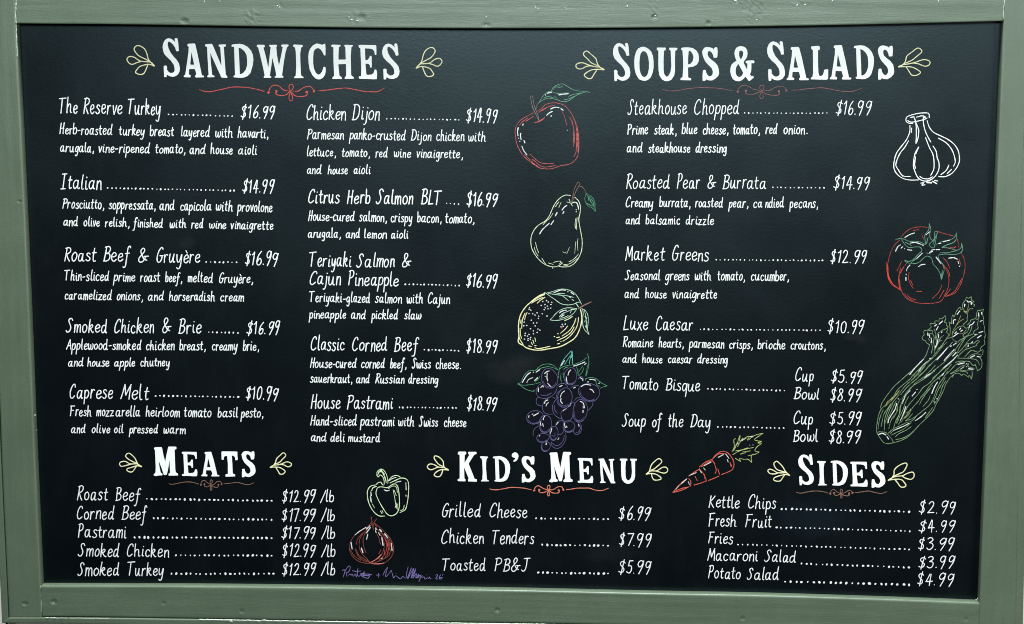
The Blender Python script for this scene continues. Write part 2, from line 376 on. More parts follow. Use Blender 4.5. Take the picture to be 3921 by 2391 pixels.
def lerp_line(pts, n):
    L = [0]
    for a, b in zip(pts, pts[1:]): L.append(L[-1] + math.hypot(b[0] - a[0], b[1] - a[1]))
    out = []; j = 0
    for i in range(n + 1):
        s = L[-1] * i / n
        while j < len(L) - 2 and L[j + 1] < s: j += 1
        u = (s - L[j]) / max(L[j + 1] - L[j], 1e-9)
        out.append((pts[j][0] + (pts[j + 1][0] - pts[j][0]) * u, pts[j][1] + (pts[j + 1][1] - pts[j][1]) * u))
    return out
def P_(s): return [tuple(float(c) for c in p.split(',')) for p in s.split()]

# ------------------------------------------------------------------ hand lettering: pen strokes, capitals 100 high
HAND = {
 'a': '38,50 26,58 12,52 3,32 4,10 13,1 25,8 34,28 39,54|39,56 36,28 37,8 43,0 49,5',
 'b': '8,100 5,60 3,3|4,30 12,50 25,58 36,50 38,30 33,10 22,1 10,3 3,10',
 'c': '36,47 27,58 13,53 4,36 4,16 11,3 22,0 35,10',
 'd': '38,48 26,58 12,52 3,32 4,10 13,1 25,8 35,28|43,102 38,50 37,10 42,0 48,5',
 'e': '4,27 20,30 34,37 35,50 25,58 12,51 4,34 4,14 12,2 24,1 38,13',
 'f': '42,90 36,101 27,97 21,80 18,40 14,0 9,-28 2,-39 -7,-36|3,52 35,55',
 'g': '38,50 26,58 12,52 3,32 4,12 13,4 25,10 34,28 39,54|40,56 37,20 33,-18 24,-37 12,-38 5,-30',
 'h': '9,102 5,50 3,0|4,30 14,50 26,58 34,50 34,25 35,6 39,0 44,3',
 'i': '8,56 6,25 7,5 12,0 18,5|11,79 11.5,78',
 'j': '14,56 13,10 9,-20 1,-36 -10,-34|17,79 17.5,78',
 'k': '9,102 5,50 3,0|5,30 18,54 31,60 35,50 27,38 10,30|14,31 26,12 38,0 44,4',
 'l': '10,102 6,50 6,12 11,0 18,4',
 'm': '5,56 4,25 2,0|4,30 12,50 21,58 27,50 26,25 25,0|26,30 35,50 44,58 50,50 50,22 51,0',
 'n': '5,56 4,25 2,0|4,28 14,50 25,58 33,50 34,25 35,0',
 'o': '24,58 10,50 3,30 6,8 17,0 30,8 38,30 34,50 22,58',
 'p': '6,56 4,10 0,-42|5,30 14,52 27,58 37,48 38,28 31,8 18,1 5,8',
 'q': '38,50 26,58 12,52 3,32 4,10 13,1 25,8 34,26 39,54|40,56 37,0 35,-44',
 'r': '5,56 4,25 2,0|4,28 12,48 22,58 31,54',
 's': '33,50 25,58 13,56 8,46 15,35 27,26 31,14 23,2 11,0 1,8',
 't': '15,86 11,40 12,8 18,0 28,5|1,57 29,60',
 'u': '5,56 3,22 8,3 17,1 28,14 36,40|39,56 36,22 38,4 43,0 48,4',
 'v': '3,56 9,25 15,1|15,1 26,28 33,57',
 'w': '3,56 4,22 9,2 17,2 25,20 29,44|30,46 29,15 36,1 46,5 55,28 55,50 51,57',
 'x': '4,57 18,30 36,0|36,57 18,30 0,0',
 'y': '5,56 4,25 10,6 20,7 31,26 38,54|41,56 36,10 30,-20 22,-38 10,-40 3,-34',
 'z': '3,55 34,55|34,55 2,1|2,1 37,3',
 'è': '4,27 20,30 34,37 35,50 25,58 12,51 4,34 4,14 12,2 24,1 38,13|10,90 24,73',
 'A': '0,0 14,50 30,99|30,99 37,50 46,0|9,36 42,37',
 'B': '15,98 8,48 3,0|4,95 28,101 43,92 42,72 30,57 11,52|11,52 34,50 45,36 40,14 22,1 -2,0',
 'C': '50,82 46,97 34,100 18,82 6,50 4,20 12,2 26,0 46,16',
 'D': '15,97 9,50 3,0|4,94 28,98 47,84 52,56 45,24 24,3 -2,0',
 'F': '12,98 8,50 2,0|4,96 50,100|8,54 38,56',
 'G': '48,88 42,100 30,98 14,76 4,42 6,12 17,0 32,4 42,22 45,44|28,45 52,46',
 'H': '14,99 8,50 2,0|46,101 41,50 38,0|7,49 45,52',
 'I': '20,98 15,50 10,0|3,97 38,99|-4,0 28,2',
 'J': '34,98 30,40 22,8 10,0 -2,10|10,97 54,100',
 'K': '14,98 8,50 2,0|46,98 28,70 9,48|9,48 24,26 40,0',
 'L': '13,99 7,50 2,0|2,0 42,3',
 'M': '18,99 10,50 0,0|18,99 24,60 30,28|30,28 42,62 56,100|56,100 55,50 54,0',
 'P': '15,97 9,50 3,0|6,94 28,100 43,92 44,70 32,54 10,46',
 'R': '15,97 9,50 3,0|6,94 28,100 44,92 44,72 30,58 12,50|14,50 26,24 40,0',
 'S': '49,84 43,98 30,99 20,86 24,66 34,46 34,22 22,3 8,0 0,12',
 'T': '30,97 25,50 20,0|2,95 60,99',
 '0': '28,98 12,82 5,44 9,10 20,0 34,14 42,56 39,88 26,98',
 '1': '4,78 14,86 22,99|22,99 18,50 13,0',
 '2': '8,80 18,98 33,96 38,78 28,46 4,2|4,2 22,3 44,5',
 '3': '9,88 22,99 37,93 38,74 18,55|18,55 36,50 41,28 30,6 15,0 2,10',
 '4': '26,99 14,60 3,32|3,32 24,34 45,36|33,98 30,50 27,-2',
 '5': '42,99 16,97|16,97 11,58|11,58 28,60 39,44 36,16 20,0 2,10',
 '6': '38,99 18,68 6,30 9,6 22,0 36,14 39,36 29,48 16,38 8,22',
 '7': '5,95 44,98|44,98 32,54 16,-2',
 '8': '37,88 25,99 12,90 16,68 33,46 40,22 29,1 12,2 5,20 18,48 36,70 37,88',
 '9': '40,86 28,99 13,90 5,68 12,50 26,52 38,72 43,94|43,96 36,50 14,-6',
 '$': '44,80 32,92 16,86 12,70 24,52 37,36 36,16 22,6 4,14|36,106 28,50 19,-10',
 '&': '52,14 36,22 20,50 13,76 17,94 28,100 36,88 32,70 14,44 3,24 6,5 18,0 33,10 45,40|35,42 60,44',
 '.': '3,3 4,2', ',': '7,7 7,-6 1,-17', '-': '2,33 27,36', '/': '0,-6 22,46 42,102', "'": '8,98 4,78', '|': '12,102 6,0',
}
HAND = {c: [P_(s) for s in v.split('|')] if c != '|' else [P_(v)] for c, v in HAND.items()}
def glyph_w(c): return max(p[0] for s in HAND[c] for p in s)
GAP = {'.': 24, ',': 10, '1': 16, '/': 6, '$': 16, '6': 15, '9': 15, '2': 15, '4': 13, '8': 15, '5': 15, '3': 15, '0': 15, '7': 10}
PEN = 0.63
def write_word(paint, word, x0, x1, bl, cap, width, slant=0.06, gap=14.5):
    """letter a word between x0 and x1 on base line bl(x) with capitals cap high"""
    strokes = []; x = 0.0
    for i, c in enumerate(word):
        sx, sy, dy, sh = random.uniform(.90, 1.10), random.uniform(.93, 1.07), random.uniform(-3.4, 3.4), random.uniform(-.05, .05)
        lsb = min(0, min(p[0] for s in HAND[c] for p in s)) if c in 'zABDMHIS' else 0
        for s in HAND[c]:
            q = []
            for px, py in s:
                gx = (px - lsb) * sx; gy = py * sy + dy + random.uniform(-1.3, 1.3)
                q.append((x + gx + gy * (slant + sh) + random.uniform(-1.3, 1.3), gy))
            strokes.append(q)
        x += (glyph_w(c) - lsb) * sx + GAP.get(c, gap) * random.uniform(.8, 1.2) + (10 if word[i + 1:i + 2] in ('.', ',') and c.isalpha() else 0)
    xs = [p[0] for s in strokes for p in s]; a, b = min(xs), max(xs)
    r = width / 2; X0, X1 = x0 + r, x1 - r; k = (X1 - X0) / (b - a)
    for s in strokes:
        pts = [(X0 + (px - a) * k, bl(X0 + (px - a) * k) - py * cap / 100) for px, py in s]
        paint.line(pts, width * PEN, step=3.2, wobble=0.12)
ROW = {'A': 0, 'B': 600, 'C': 1200, 'D': 1781}; CLM = {'1': 0, '2': 1000, '3': 2000, '4': 2921}
ZS = 2.464
def tile(t): return CLM[t[1]], ROW[t[0]]
def write_line(paint, t, text, spans, base, cap, width):
    ox, oy = tile(t); (xa, ya), (xb, yb) = base
    bl = lambda X: oy + (ya + ((X - ox) * ZS - xa) * (yb - ya) / (xb - xa)) / ZS
    for w, (x0, x1) in zip(text.split(), spans):
        write_word(paint, w, ox + x0 / ZS, ox + x1 / ZS, bl, cap / ZS * 1.0, width)
def leader(paint, t, a, b, n, r):
    ox, oy = tile(t)
    for i in range(n):
        u = i / (n - 1) + (random.uniform(-.14, .14) / n if 0 < i < n - 1 else 0)
        paint.dot(ox + (a[0] + (b[0] - a[0]) * u) / ZS, oy + (a[1] + (b[1] - a[1]) * u) / ZS + random.uniform(-.9, .9), 0.9 * r * random.choice((.7, .85, 1, 1, 1.1, 1.3)))

NAME_W, DESC_W = 6.4, 5.9
def menu_item(name_lines, lead=None, prices=(), desc=(), sizes=(), w=NAME_W, dw=DESC_W, label=None):
    p = Paint()
    for ln in name_lines: write_line(p, *ln, w)
    label = label or 'hand lettered menu line ' + ' '.join(ln[1] for ln in name_lines)
    item = p.build('menu_item', 'marker_white', board, label)
    if lead:
        q = Paint(); leader(q, *lead); q.build('dot_leader', 'marker_white', item)
    for ln in prices:
        q = Paint(); write_line(q, *ln, w); q.build('price', 'marker_white', item)
    for ln in sizes:
        q = Paint(); write_line(q, *ln, w); q.build('serving_size', 'marker_white', item)
    if desc:
        q = Paint()
        for ln in desc: write_line(q, *ln, dw)
        q.build('description', 'marker_white', item)
    return item
# ------------------------------------------------------------------ the menu: sandwiches, first column
menu_item([('A1', 'The Reserve Turkey', [(553, 735), (783, 1158), (1203, 1520)], ((560, 1066), (1520, 1086)), 142)],
    ('A1', (1590, 1082), (2190, 1097), 16, 3.1), [('A1', '$16.99', [(2268, 2601)], ((2268, 1112), (2601, 1118)), 118)],
    [('A1', 'Herb-roasted turkey breast layered with havarti,', [(558, 1065), (1118, 1370), (1410, 1645), (1705, 1985), (2028, 2200), (2238, 2535)], ((560, 1266), (2530, 1304)), 96),
     ('A1', 'arugala, vine-ripened tomato, and house aioli', [(565, 888), (928, 1420), (1460, 1752), (1785, 1945), (1983, 2198), (2245, 2428)], ((565, 1435), (2430, 1460)), 92)])
menu_item([('B1', 'Italian', [(568, 960)], ((568, 303), (960, 311)), 140)], ('B1', (1015, 298), (2208, 322), 32, 3.3),
    [('B1', '$14.99', [(2282, 2597)], ((2282, 336), (2600, 346)), 122)],
    [('B1', 'Prosciutto, soppressata, and capicola with provolone', [(585, 985), (1022, 1470), (1502, 1650), (1698, 1998), (2033, 2200), (2232, 2573)], ((585, 488), (2572, 522)), 96),
     ('B1', 'and olive relish, finished with red wine vinaigrette', [(595, 738), (785, 945), (987, 1225), (1245, 1540), (1598, 1760), (1800, 1922), (1970, 2138), (2173, 2582)], ((595, 653), (2580, 690)), 86)])
menu_item([('B1', 'Roast Beef & Gruyère', [(603, 915), (970, 1240), (1302, 1408), (1475, 1892)], ((605, 984), (1890, 1003)), 136)], ('B1', (1945, 995), (2232, 1000), 8, 3.3),
    [('B1', '$16.99', [(2308, 2632)], ((2308, 1016), (2632, 1028)), 122)],
    [('B1', 'Thin-sliced prime roast beef, melted Gruyère,', [(603, 1033), (1062, 1280), (1320, 1515), (1555, 1722), (1768, 2012), (2065, 2390)], ((605, 1168), (2390, 1195)), 94),
     ('B1', 'caramelized onions, and horseradish cream', [(608, 1060), (1100, 1352), (1393, 1550), (1592, 2032), (2075, 2305)], ((608, 1348), (2305, 1366)), 88)])
menu_item([('C1', 'Smoked Chicken & Brie', [(617, 1013), (1075, 1455), (1528, 1620), (1678, 1905)], ((618, 181), (1905, 189)), 132)], ('C1', (1970, 180), (2245, 187), 8, 3.2),
    [('C1', '$16.99', [(2322, 2647)], ((2322, 196), (2647, 198)), 120)],
    [('C1', 'Applewood-smoked chicken breast, creamy brie,', [(620, 1338), (1375, 1650), (1688, 1943), (1997, 2247), (2288, 2447)], ((622, 342), (2445, 352)), 94),
     ('C1', 'and house apple chutney', [(640, 790), (820, 1035), (1075, 1278), (1322, 1605)], ((640, 502), (1605, 500)), 84)])
menu_item([('C1', 'Caprese Melt', [(655, 1070), (1132, 1413)], ((657, 800), (1413, 815)), 138)], ('C1', (1468, 780), (2248, 790), 20, 3.6),
    [('C1', '$10.99', [(2315, 2636)], ((2315, 808), (2636, 822)), 120)],
    [('C1', 'Fresh mozz arella heirloom tomato basil pesto,', [(657, 865), (905, 1078), (1088, 1325), (1372, 1700), (1733, 1998), (2050, 2250), (2265, 2487)], ((657, 970), (2485, 983)), 96),
     ('C1', 'and olive oil pressed warm', [(668, 810), (862, 1043), (1073, 1168), (1212, 1495), (1540, 1755)], ((668, 1128), (1755, 1136)), 84)])
# second column
menu_item([('A2', 'Chicken Dijon', [(425, 803), (852, 1122)], ((425, 1128), (1122, 1132)), 140)], ('A2', (1185, 1122), (1865, 1132), 19, 3.0),
    [('A2', '$14.99', [(1930, 2238)], ((1930, 1150), (2238, 1156)), 122)],
    [('A2', 'Parmesan panko-crusted Dijon chicken with', [(430, 783), (825, 1368), (1408, 1610), (1650, 1920), (1952, 2122)], ((428, 1310), (2120, 1337)), 98),
     ('A2', 'lettuce, tomato, red wine vinaigrette,', [(430, 708), (758, 1028), (1075, 1198), (1250, 1418), (1465, 1905)], ((432, 1475), (1900, 1494)), 88),
     ('B2', 'and house aioli', [(430, 572), (625, 820), (870, 1035)], ((430, 165), (1035, 165)), 84)], w=6.2, dw=5.5)
menu_item([('B2', 'Citrus Herb Salmon BLT', [(440, 745), (806, 1033), (1078, 1438), (1502, 1710)], ((440, 439), (1710, 452)), 132)], ('B2', (1750, 440), (1862, 452), 4, 3.2),
    [('B2', '$16.99', [(1935, 2242)], ((1935, 462), (2242, 468)), 122)],
    [('B2', 'House-cured salmon, crispy bacon, tomato,', [(440, 885), (920, 1188), (1220, 1430), (1468, 1705), (1733, 2015)], ((440, 603), (2015, 630)), 94),
     ('B2', 'arugala, and lemon aioli', [(438, 755), (795, 935), (970, 1188), (1223, 1392)], ((438, 764), (1390, 774)), 84)], w=6.8)
menu_item([('B2', 'Teriyaki Salmon &', [(450, 855), (893, 1263), (1328, 1420)], ((455, 1036), (1420, 1046)), 130),
           ('B2', 'Cajun Pineapple', [(455, 755), (818, 1300)], ((455, 1206), (1300, 1222)), 130)], ('B2', (1360, 1205), (1868, 1218), 15, 3.0),
    [('B2', '$16.99', [(1930, 2238)], ((1930, 1228), (2238, 1235)), 120)],
    [('B2', 'Teriyaki-glazed salmon with Cajun', [(450, 1030), (1070, 1332), (1370, 1530), (1570, 1785)], ((455, 1370), (1785, 1390)), 94),
     ('C2', 'pineapple and pickled slaw', [(445, 805), (845, 992), (1035, 1295), (1345, 1515)], ((445, 48), (1515, 58)), 86)])
menu_item([('C2', 'Classic Corned Beef', [(465, 790), (855, 1193), (1250, 1495)], ((465, 348), (1495, 360)), 132)], ('C2', (1540, 345), (1862, 355), 10, 3.4),
    [('C2', '$18.99', [(1932, 2238)], ((1932, 368), (2238, 371)), 120)],
    [('C2', 'House-cured corned beef, Swiss cheese.', [(457, 905), (940, 1170), (1213, 1373), (1418, 1605), (1645, 1888)], ((457, 512), (1888, 524)), 92),
     ('C2', 'sauerkraut, and Russian dressing', [(457, 862), (893, 1028), (1073, 1355), (1385, 1675)], ((457, 655), (1675, 664)), 86)])
menu_item([('C2', 'House Pastrami', [(465, 752), (806, 1247)], ((465, 900), (1247, 904)), 128)], ('C2', (1305, 888), (1838, 895), 16, 3.2),
    [('C2', '$18.99', [(1938, 2235)], ((1938, 912), (2235, 916)), 120)],
    [('C2', 'Hand-sliced pastrami with Swiss cheese', [(460, 905), (928, 1263), (1290, 1447), (1483, 1672), (1722, 1940)], ((460, 1055), (1940, 1072)), 92),
     ('C2', 'and deli mustard', [(467, 620), (650, 792), (817, 1125)], ((467, 1209), (1125, 1217)), 84)])
# soups and salads
menu_item([('A3', 'Steakhouse Chopped', [(990, 1556), (1620, 2050)], ((990, 1080), (2045, 1078)), 138)], ('A3', (2098, 1068), (2874, 1070), 21, 2.8),
    [('A4', '$16.99', [(685, 1035)], ((685, 1082), (1035, 1083)), 122)],
    [('A3', 'Prime steak, blue cheese, tomato, red onion.', [(988, 1190), (1240, 1458), (1500, 1655), (1700, 1948), (1985, 2245), (2290, 2412), (2462, 2694)], ((988, 1268), (2694, 1266)), 98),
     ('A3', 'and steakhouse dressing', [(983, 1138), (1183, 1588), (1632, 1932)], ((982, 1440), (1930, 1440)), 90)], w=5.6, dw=6.0)
menu_item([('B3', 'Roasted Pear & Burrata', [(978, 1393), (1455, 1680), (1745, 1832), (1885, 2303)], ((980, 300), (2300, 302)), 134)], ('B4', (95, 292), (577, 297), 13, 3.0),
    [('B4', '$14.99', [(663, 1015)], ((663, 307), (1015, 307)), 118)],
    [('B3', 'Creamy burrata, roasted pear, ca ndied pecans,', [(973, 1238), (1290, 1588), (1628, 1897), (1940, 2135), (2178, 2268), (2288, 2472), (2516, 2792)], ((973, 475), (2792, 484)), 92),
     ('B3', 'and balsamic drizzle', [(972, 1115), (1160, 1492), (1540, 1812)], ((970, 638), (1812, 644)), 88)], w=5.6, dw=5.5)
menu_item([('B3', 'Market Greens', [(968, 1352), (1413, 1765)], ((970, 979), (1765, 986)), 136)], ('B3', (1830, 975), (2831, 982), 27, 3.0),
    [('B4', '$12.99', [(635, 988)], ((635, 1000), (988, 1003)), 120)],
    [('B3', 'Seasonal greens with tomato, cucumber,', [(962, 1305), (1343, 1580), (1625, 1785), (1838, 2103), (2155, 2517)], ((962, 1165), (2517, 1172)), 94),
     ('B3', 'and house vinaigrette', [(962, 1105), (1158, 1365), (1415, 1840)], ((962, 1335), (1840, 1340)), 88)], w=5.8, dw=5.5)
menu_item([('C3', 'Luxe Caesar', [(950, 1190), (1258, 1615)], ((948, 157), (1615, 160)), 132)], ('C3', (1680, 152), (2809, 162), 29, 3.2),
    [('C4', '$10.99', [(607, 965)], ((607, 182), (965, 186)), 116)],
    [('C3', 'Romaine hearts, parmesan crisps, brioche croutons,', [(945, 1238), (1283, 1525), (1567, 1908), (1950, 2177), (2217, 2485), (2529, 2864)], ((945, 316), (2865, 345)), 90),
     ('C3', 'and house caesar dressing', [(942, 1083), (1128, 1325), (1373, 1608), (1648, 1942)], ((942, 468), (1942, 475)), 82)], w=5.8, dw=5.5)
menu_item([('C3', 'Tomato Bisque', [(942, 1285), (1348, 1680)], ((945, 714), (1680, 738)), 118)], ('C3', (1752, 715), (2472, 730), 19, 3.2),
    [('C4', '$5.99', [(640, 950)], ((640, 653), (950, 657)), 112), ('C4', '$8.99', [(633, 942)], ((633, 824), (942, 830)), 112)],
    sizes=[('C4', 'Cup', [(303, 483)], ((303, 638), (483, 642)), 115), ('C4', 'Bowl', [(287, 533)], ((287, 809), (533, 811)), 106)], w=5.8)
menu_item([('C3', 'Soup of the Day', [(935, 1168), (1222, 1325), (1375, 1523), (1580, 1778)], ((935, 1068), (1778, 1078)), 122)], ('C3', (1845, 1072), (2466, 1085), 16, 3.2),
    [('C4', '$5.99', [(625, 938)], ((625, 1048), (938, 1051)), 112), ('C4', '$8.99', [(620, 933)], ((620, 1221), (933, 1224)), 112)],
    sizes=[('C4', 'Cup', [(288, 475)], ((288, 1043), (475, 1046)), 120), ('C4', 'Bowl', [(282, 523)], ((282, 1212), (523, 1212)), 108)], w=5.8)
# meats
for nm, sp, base, cap, l0, l1, n, r, prc, ysp, yb in (
    ('Roast Beef', [(723, 1023), (1087, 1335)], ((725, 332), (1335, 337)), 128, (1385, 322), (2562, 338), 27, 3.9, '$12.99 /lb', [(193, 522), (553, 690)], 347),
    ('Corned Beef', [(723, 1083), (1143, 1393)], ((725, 510), (1393, 517)), 126, (1450, 503), (2562, 517), 26, 4.0, '$17.99 /lb', [(190, 522), (557, 697)], 528),
    ('Pastrami', [(733, 1195)], ((735, 682), (1195, 690)), 122, (1270, 683), (2562, 690), 30, 4.3, '$17.99 /lb', [(188, 520), (563, 700)], 693),
    ('Smoked Chicken', [(730, 1130), (1195, 1597)], ((730, 862), (1595, 867)), 118, (1660, 853), (2562, 855), 21, 4.0, '$12.99 /lb', [(195, 522), (563, 703)], 863),
    ('Smoked Turkey', [(727, 1127), (1200, 1548)], ((727, 1041), (1548, 1046)), 122, (1618, 1028), (2580, 1027), 22, 4.0, '$12.99 /lb', [(193, 525), (560, 700)], 1036)):
    menu_item([('D1', nm, sp, base, cap)], ('D1', l0, l1, n, r), [('D2', prc, ysp, ((190, yb), (700, yb + 2)), 112)], w=5.8)
# kid's menu
menu_item([('D2', 'Grilled Cheese', [(1705, 2077), (2152, 2514)], ((1705, 488), (2515, 496)), 128)], ('D3', (130, 505), (808, 512), 16, 3.7), [('D3', '$6.99', [(905, 1222)], ((905, 516), (1222, 521)), 118)], w=5.8)
menu_item([('D2', 'Chicken Tenders', [(1697, 2103), (2180, 2580)], ((1697, 738), (2582, 746)), 130)], ('D3', (188, 755), (808, 762), 15, 4.1), [('D3', '$7.99', [(910, 1225)], ((910, 762), (1225, 768)), 118)], w=5.8)
menu_item([('D2', 'Toasted PB&J', [(1705, 2120), (2200, 2544)], ((1705, 993), (2545, 1006)), 120)], ('D3', (150, 1017), (808, 1026), 16, 4.3), [('D3', '$5.99', [(903, 1222)], ((903, 1024), (1222, 1022)), 118)], w=5.6)
# sides
for nm, sp, base, cap, l0, l1, n, r, prc, x, y in (
    ('Kettle Chips', [(1755, 2053), (2128, 2398)], ((1755, 402), (2395, 414)), 118, (2447, 415), (3649, 442), 27, 4.1, '$2.99', 1470, 452),
    ('Fresh Fruit', [(1755, 2022), (2100, 2357)], ((1755, 578), (2355, 592)), 118, (2399, 589), (3656, 625), 29, 3.5, '$4.99', 1468, 628),
    ('Fries', [(1750, 1993)], ((1752, 740), (1992, 748)), 112, (2035, 750), (3649, 797), 36, 3.4, '$3.99', 1461, 797),
    ('Macaroni Salad', [(1742, 2225), (2278, 2584)], ((1745, 898), (2583, 920)), 110, (2634, 932), (3647, 967), 22, 3.7, '$3.99', 1465, 969),
    ('Potato Salad', [(1750, 2063), (2115, 2425)], ((1752, 1069), (2425, 1086)), 114, (2479, 1100), (3649, 1130), 23, 4.9, '$4.99', 1455, 1134)):
    menu_item([('D3', nm, sp, base, cap)], ('D3', l0, l1, n, r), [('D4', prc, [(x, x + 356)], ((x, y), (x + 356, y + 6)), 112)], w=5.6)
# ------------------------------------------------------------------ slab serif headings (outlines of the painted letters)
SLAB = {
 'S': '112,250 118,200 140,140 180,95 230,82 285,100 325,135 352,168 338,110 345,85 370,78 392,92 405,170 418,325 368,330 345,255 300,190 255,155 232,142 210,160 207,210 225,280 265,360 320,430 380,495 420,560 438,650 430,720 395,775 340,805 295,812 240,800 192,770 186,818 142,820 135,700 132,610 150,600 185,602 197,630 195,680 225,720 262,742 310,735 338,700 338,640 320,580 270,510 190,435 140,375 118,310',
 's': '1815,290 1830,250 1860,215 1905,200 1970,208 2015,225 2042,255 2038,220 2060,208 2095,203 2105,230 2110,300 2100,402 2032,405 2022,350 1995,300 1955,275 1925,290 1918,340 1935,385 1990,440 2060,490 2115,560 2128,620 2136,690 2120,745 2070,795 2000,832 1940,830 1888,810 1880,838 1825,838 1823,740 1830,640 1850,632 1885,635 1895,690 1925,740 1955,755 1985,752 2015,710 2020,660 1995,600 1940,545 1880,480 1840,400 1825,350',
 'A': '508,810 515,785 540,765 555,660 600,350 605,240 582,238 582,195 600,188 715,182 728,195 738,240 775,400 850,765 860,785 890,785 897,800 890,818 735,820 725,800 730,780 750,765 722,662 612,662 606,765 640,775 640,800 635,818 520,815|655,345 708,582 632,580',
 'N': '912,230 918,200 1040,188 1060,220 1222,605 1210,420 1197,245 1172,240 1170,210 1185,205 1295,200 1308,215 1300,240 1265,245 1275,400 1305,780 1330,790 1333,830 1222,825 1205,785 1110,580 1010,360 1020,520 1045,770 1062,785 1090,790 1088,818 960,820 952,805 962,785 980,775 965,540 950,245 930,242',
 'D': '1410,235 1420,205 1450,200 1560,190 1640,205 1720,250 1780,320 1815,400 1825,490 1812,600 1770,740 1720,795 1650,825 1590,832 1455,822 1448,800 1458,788 1480,785 1472,620 1460,245 1420,245|1545,262 1600,280 1660,335 1695,400 1708,500 1705,600 1680,680 1640,735 1595,760 1568,762 1558,500',
 'W': '1887,235 1895,208 2030,210 2040,240 2035,255 2012,258 2060,430 2107,645 2125,480 2152,250 2125,240 2122,212 2260,208 2272,220 2268,240 2255,250 2270,400 2307,600 2345,430 2380,245 2352,240 2350,210 2380,202 2485,205 2490,225 2462,250 2430,350 2400,530 2365,790 2390,802 2390,830 2235,830 2225,815 2240,795 2258,790 2240,690 2182,455 2165,600 2132,795 2165,810 2155,833 2020,830 2018,812 2040,790 2020,700 1975,500 1915,255 1895,250',
 'I': '358,215 375,203 530,213 537,225 533,245 505,262 490,370 492,540 505,780 525,800 553,812 553,832 375,835 378,812 405,790 415,600 405,330 392,258 360,245',
 'C': '642,430 652,350 680,280 730,220 800,182 860,195 905,210 950,188 962,195 968,290 968,405 950,412 935,400 910,340 870,290 825,268 780,285 745,330 735,430 735,560 750,660 785,740 828,772 865,760 905,710 928,630 945,622 968,630 972,710 955,780 920,830 870,858 830,862 780,845 720,780 670,680 650,560',
 'H': '1077,225 1090,207 1250,212 1250,240 1218,252 1212,400 1212,488 1348,488 1342,250 1322,240 1325,215 1345,210 1480,217 1480,238 1455,250 1442,420 1450,770 1465,795 1500,815 1500,848 1330,848 1325,825 1355,795 1352,570 1210,575 1230,790 1272,815 1275,850 1100,850 1097,825 1132,790 1118,520 1115,255 1080,248',
 'E': '1592,245 1595,215 1630,210 1790,213 1920,215 1927,240 1928,398 1900,400 1888,330 1860,295 1800,280 1712,275 1720,500 1760,495 1790,460 1805,420 1822,415 1838,425 1843,632 1812,638 1805,590 1775,568 1722,565 1740,770 1760,778 1840,770 1875,740 1892,680 1915,672 1932,685 1942,760 1935,855 1870,860 1720,850 1605,850 1592,820 1600,805 1640,800 1642,650 1625,270 1600,262',
 'O': '535,480 545,370 570,290 610,225 680,198 740,202 800,235 855,290 885,370 898,470 898,590 880,690 845,770 800,815 750,838 690,835 630,810 590,760 560,690 540,600|700,280 735,282 775,325 800,400 812,500 808,620 790,710 760,755 722,770 690,755 655,700 635,620 632,500 640,400 650,340 680,290',
 'U': '960,240 965,212 1120,213 1132,225 1122,262 1095,268 1088,430 1090,640 1105,720 1148,765 1185,735 1220,670 1235,560 1222,265 1195,255 1198,215 1340,215 1350,230 1338,262 1308,268 1302,420 1305,650 1285,740 1240,810 1180,840 1120,842 1060,810 1010,735 995,640 990,500 990,262 962,260',
 'P': '1418,240 1425,220 1460,210 1560,207 1640,220 1705,265 1745,325 1757,400 1750,470 1715,535 1650,570 1548,585 1552,770 1570,782 1610,790 1608,825 1410,823 1405,800 1420,780 1447,770 1460,560 1455,400 1445,262 1425,260|1575,268 1610,290 1640,340 1655,400 1640,460 1600,515 1550,530 1552,400 1560,290',
 '&': '455,330 465,270 495,215 550,187 610,190 665,215 695,260 703,330 690,400 650,450 628,495 660,560 697,628 700,510 668,500 670,465 690,458 815,452 830,470 825,505 775,508 775,600 768,670 748,705 758,730 775,755 800,742 822,768 810,785 740,838 720,832 690,790 663,752 640,785 590,830 540,845 480,838 430,805 395,740 378,660 385,580 405,530 445,490 497,462 470,400|575,268 605,275 622,310 618,360 578,440 550,380 542,320 550,280|528,515 560,570 622,690 600,735 570,762 540,765 505,745 482,700 478,640 490,580',
 'L': '522,225 525,195 570,187 670,182 685,200 685,250 652,262 652,500 660,690 675,740 705,747 735,735 755,690 770,630 800,622 842,622 840,790 830,810 780,815 515,808 512,780 545,765 558,690 555,262 535,250',
 'M': '148,130 165,115 290,112 300,130 325,260 360,390 385,250 415,110 430,102 565,105 573,130 562,155 535,160 540,300 550,540 560,590 600,610 603,645 560,650 425,652 418,620 452,595 440,360 415,510 388,635 335,640 290,510 238,365 250,480 275,595 308,615 305,645 220,650 195,660 145,652 142,630 178,590 180,480 165,165 150,155',
 'T': '1418,240 1422,198 1440,193 1700,197 1718,200 1722,280 1728,355 1680,360 1675,310 1650,278 1615,270 1625,420 1632,600 1645,615 1678,625 1675,660 1500,668 1492,640 1500,622 1540,615 1540,430 1525,280 1490,280 1465,300 1465,345 1440,355 1422,345',
 'K': '108,115 115,98 205,97 213,115 208,132 192,135 188,240 250,135 235,128 235,100 335,100 340,125 310,135 240,245 290,370 315,435 343,440 342,470 230,465 232,440 242,430 182,290 188,430 202,440 200,465 108,462 103,440 130,430 132,300 130,138 110,130',
 "'": '777,140 785,118 815,105 845,115 862,145 855,185 835,212 800,225 795,212 815,195 822,175 795,170 780,160'}
SLAB = {c: [P_(s) for s in v.split('|')] for c, v in SLAB.items()}
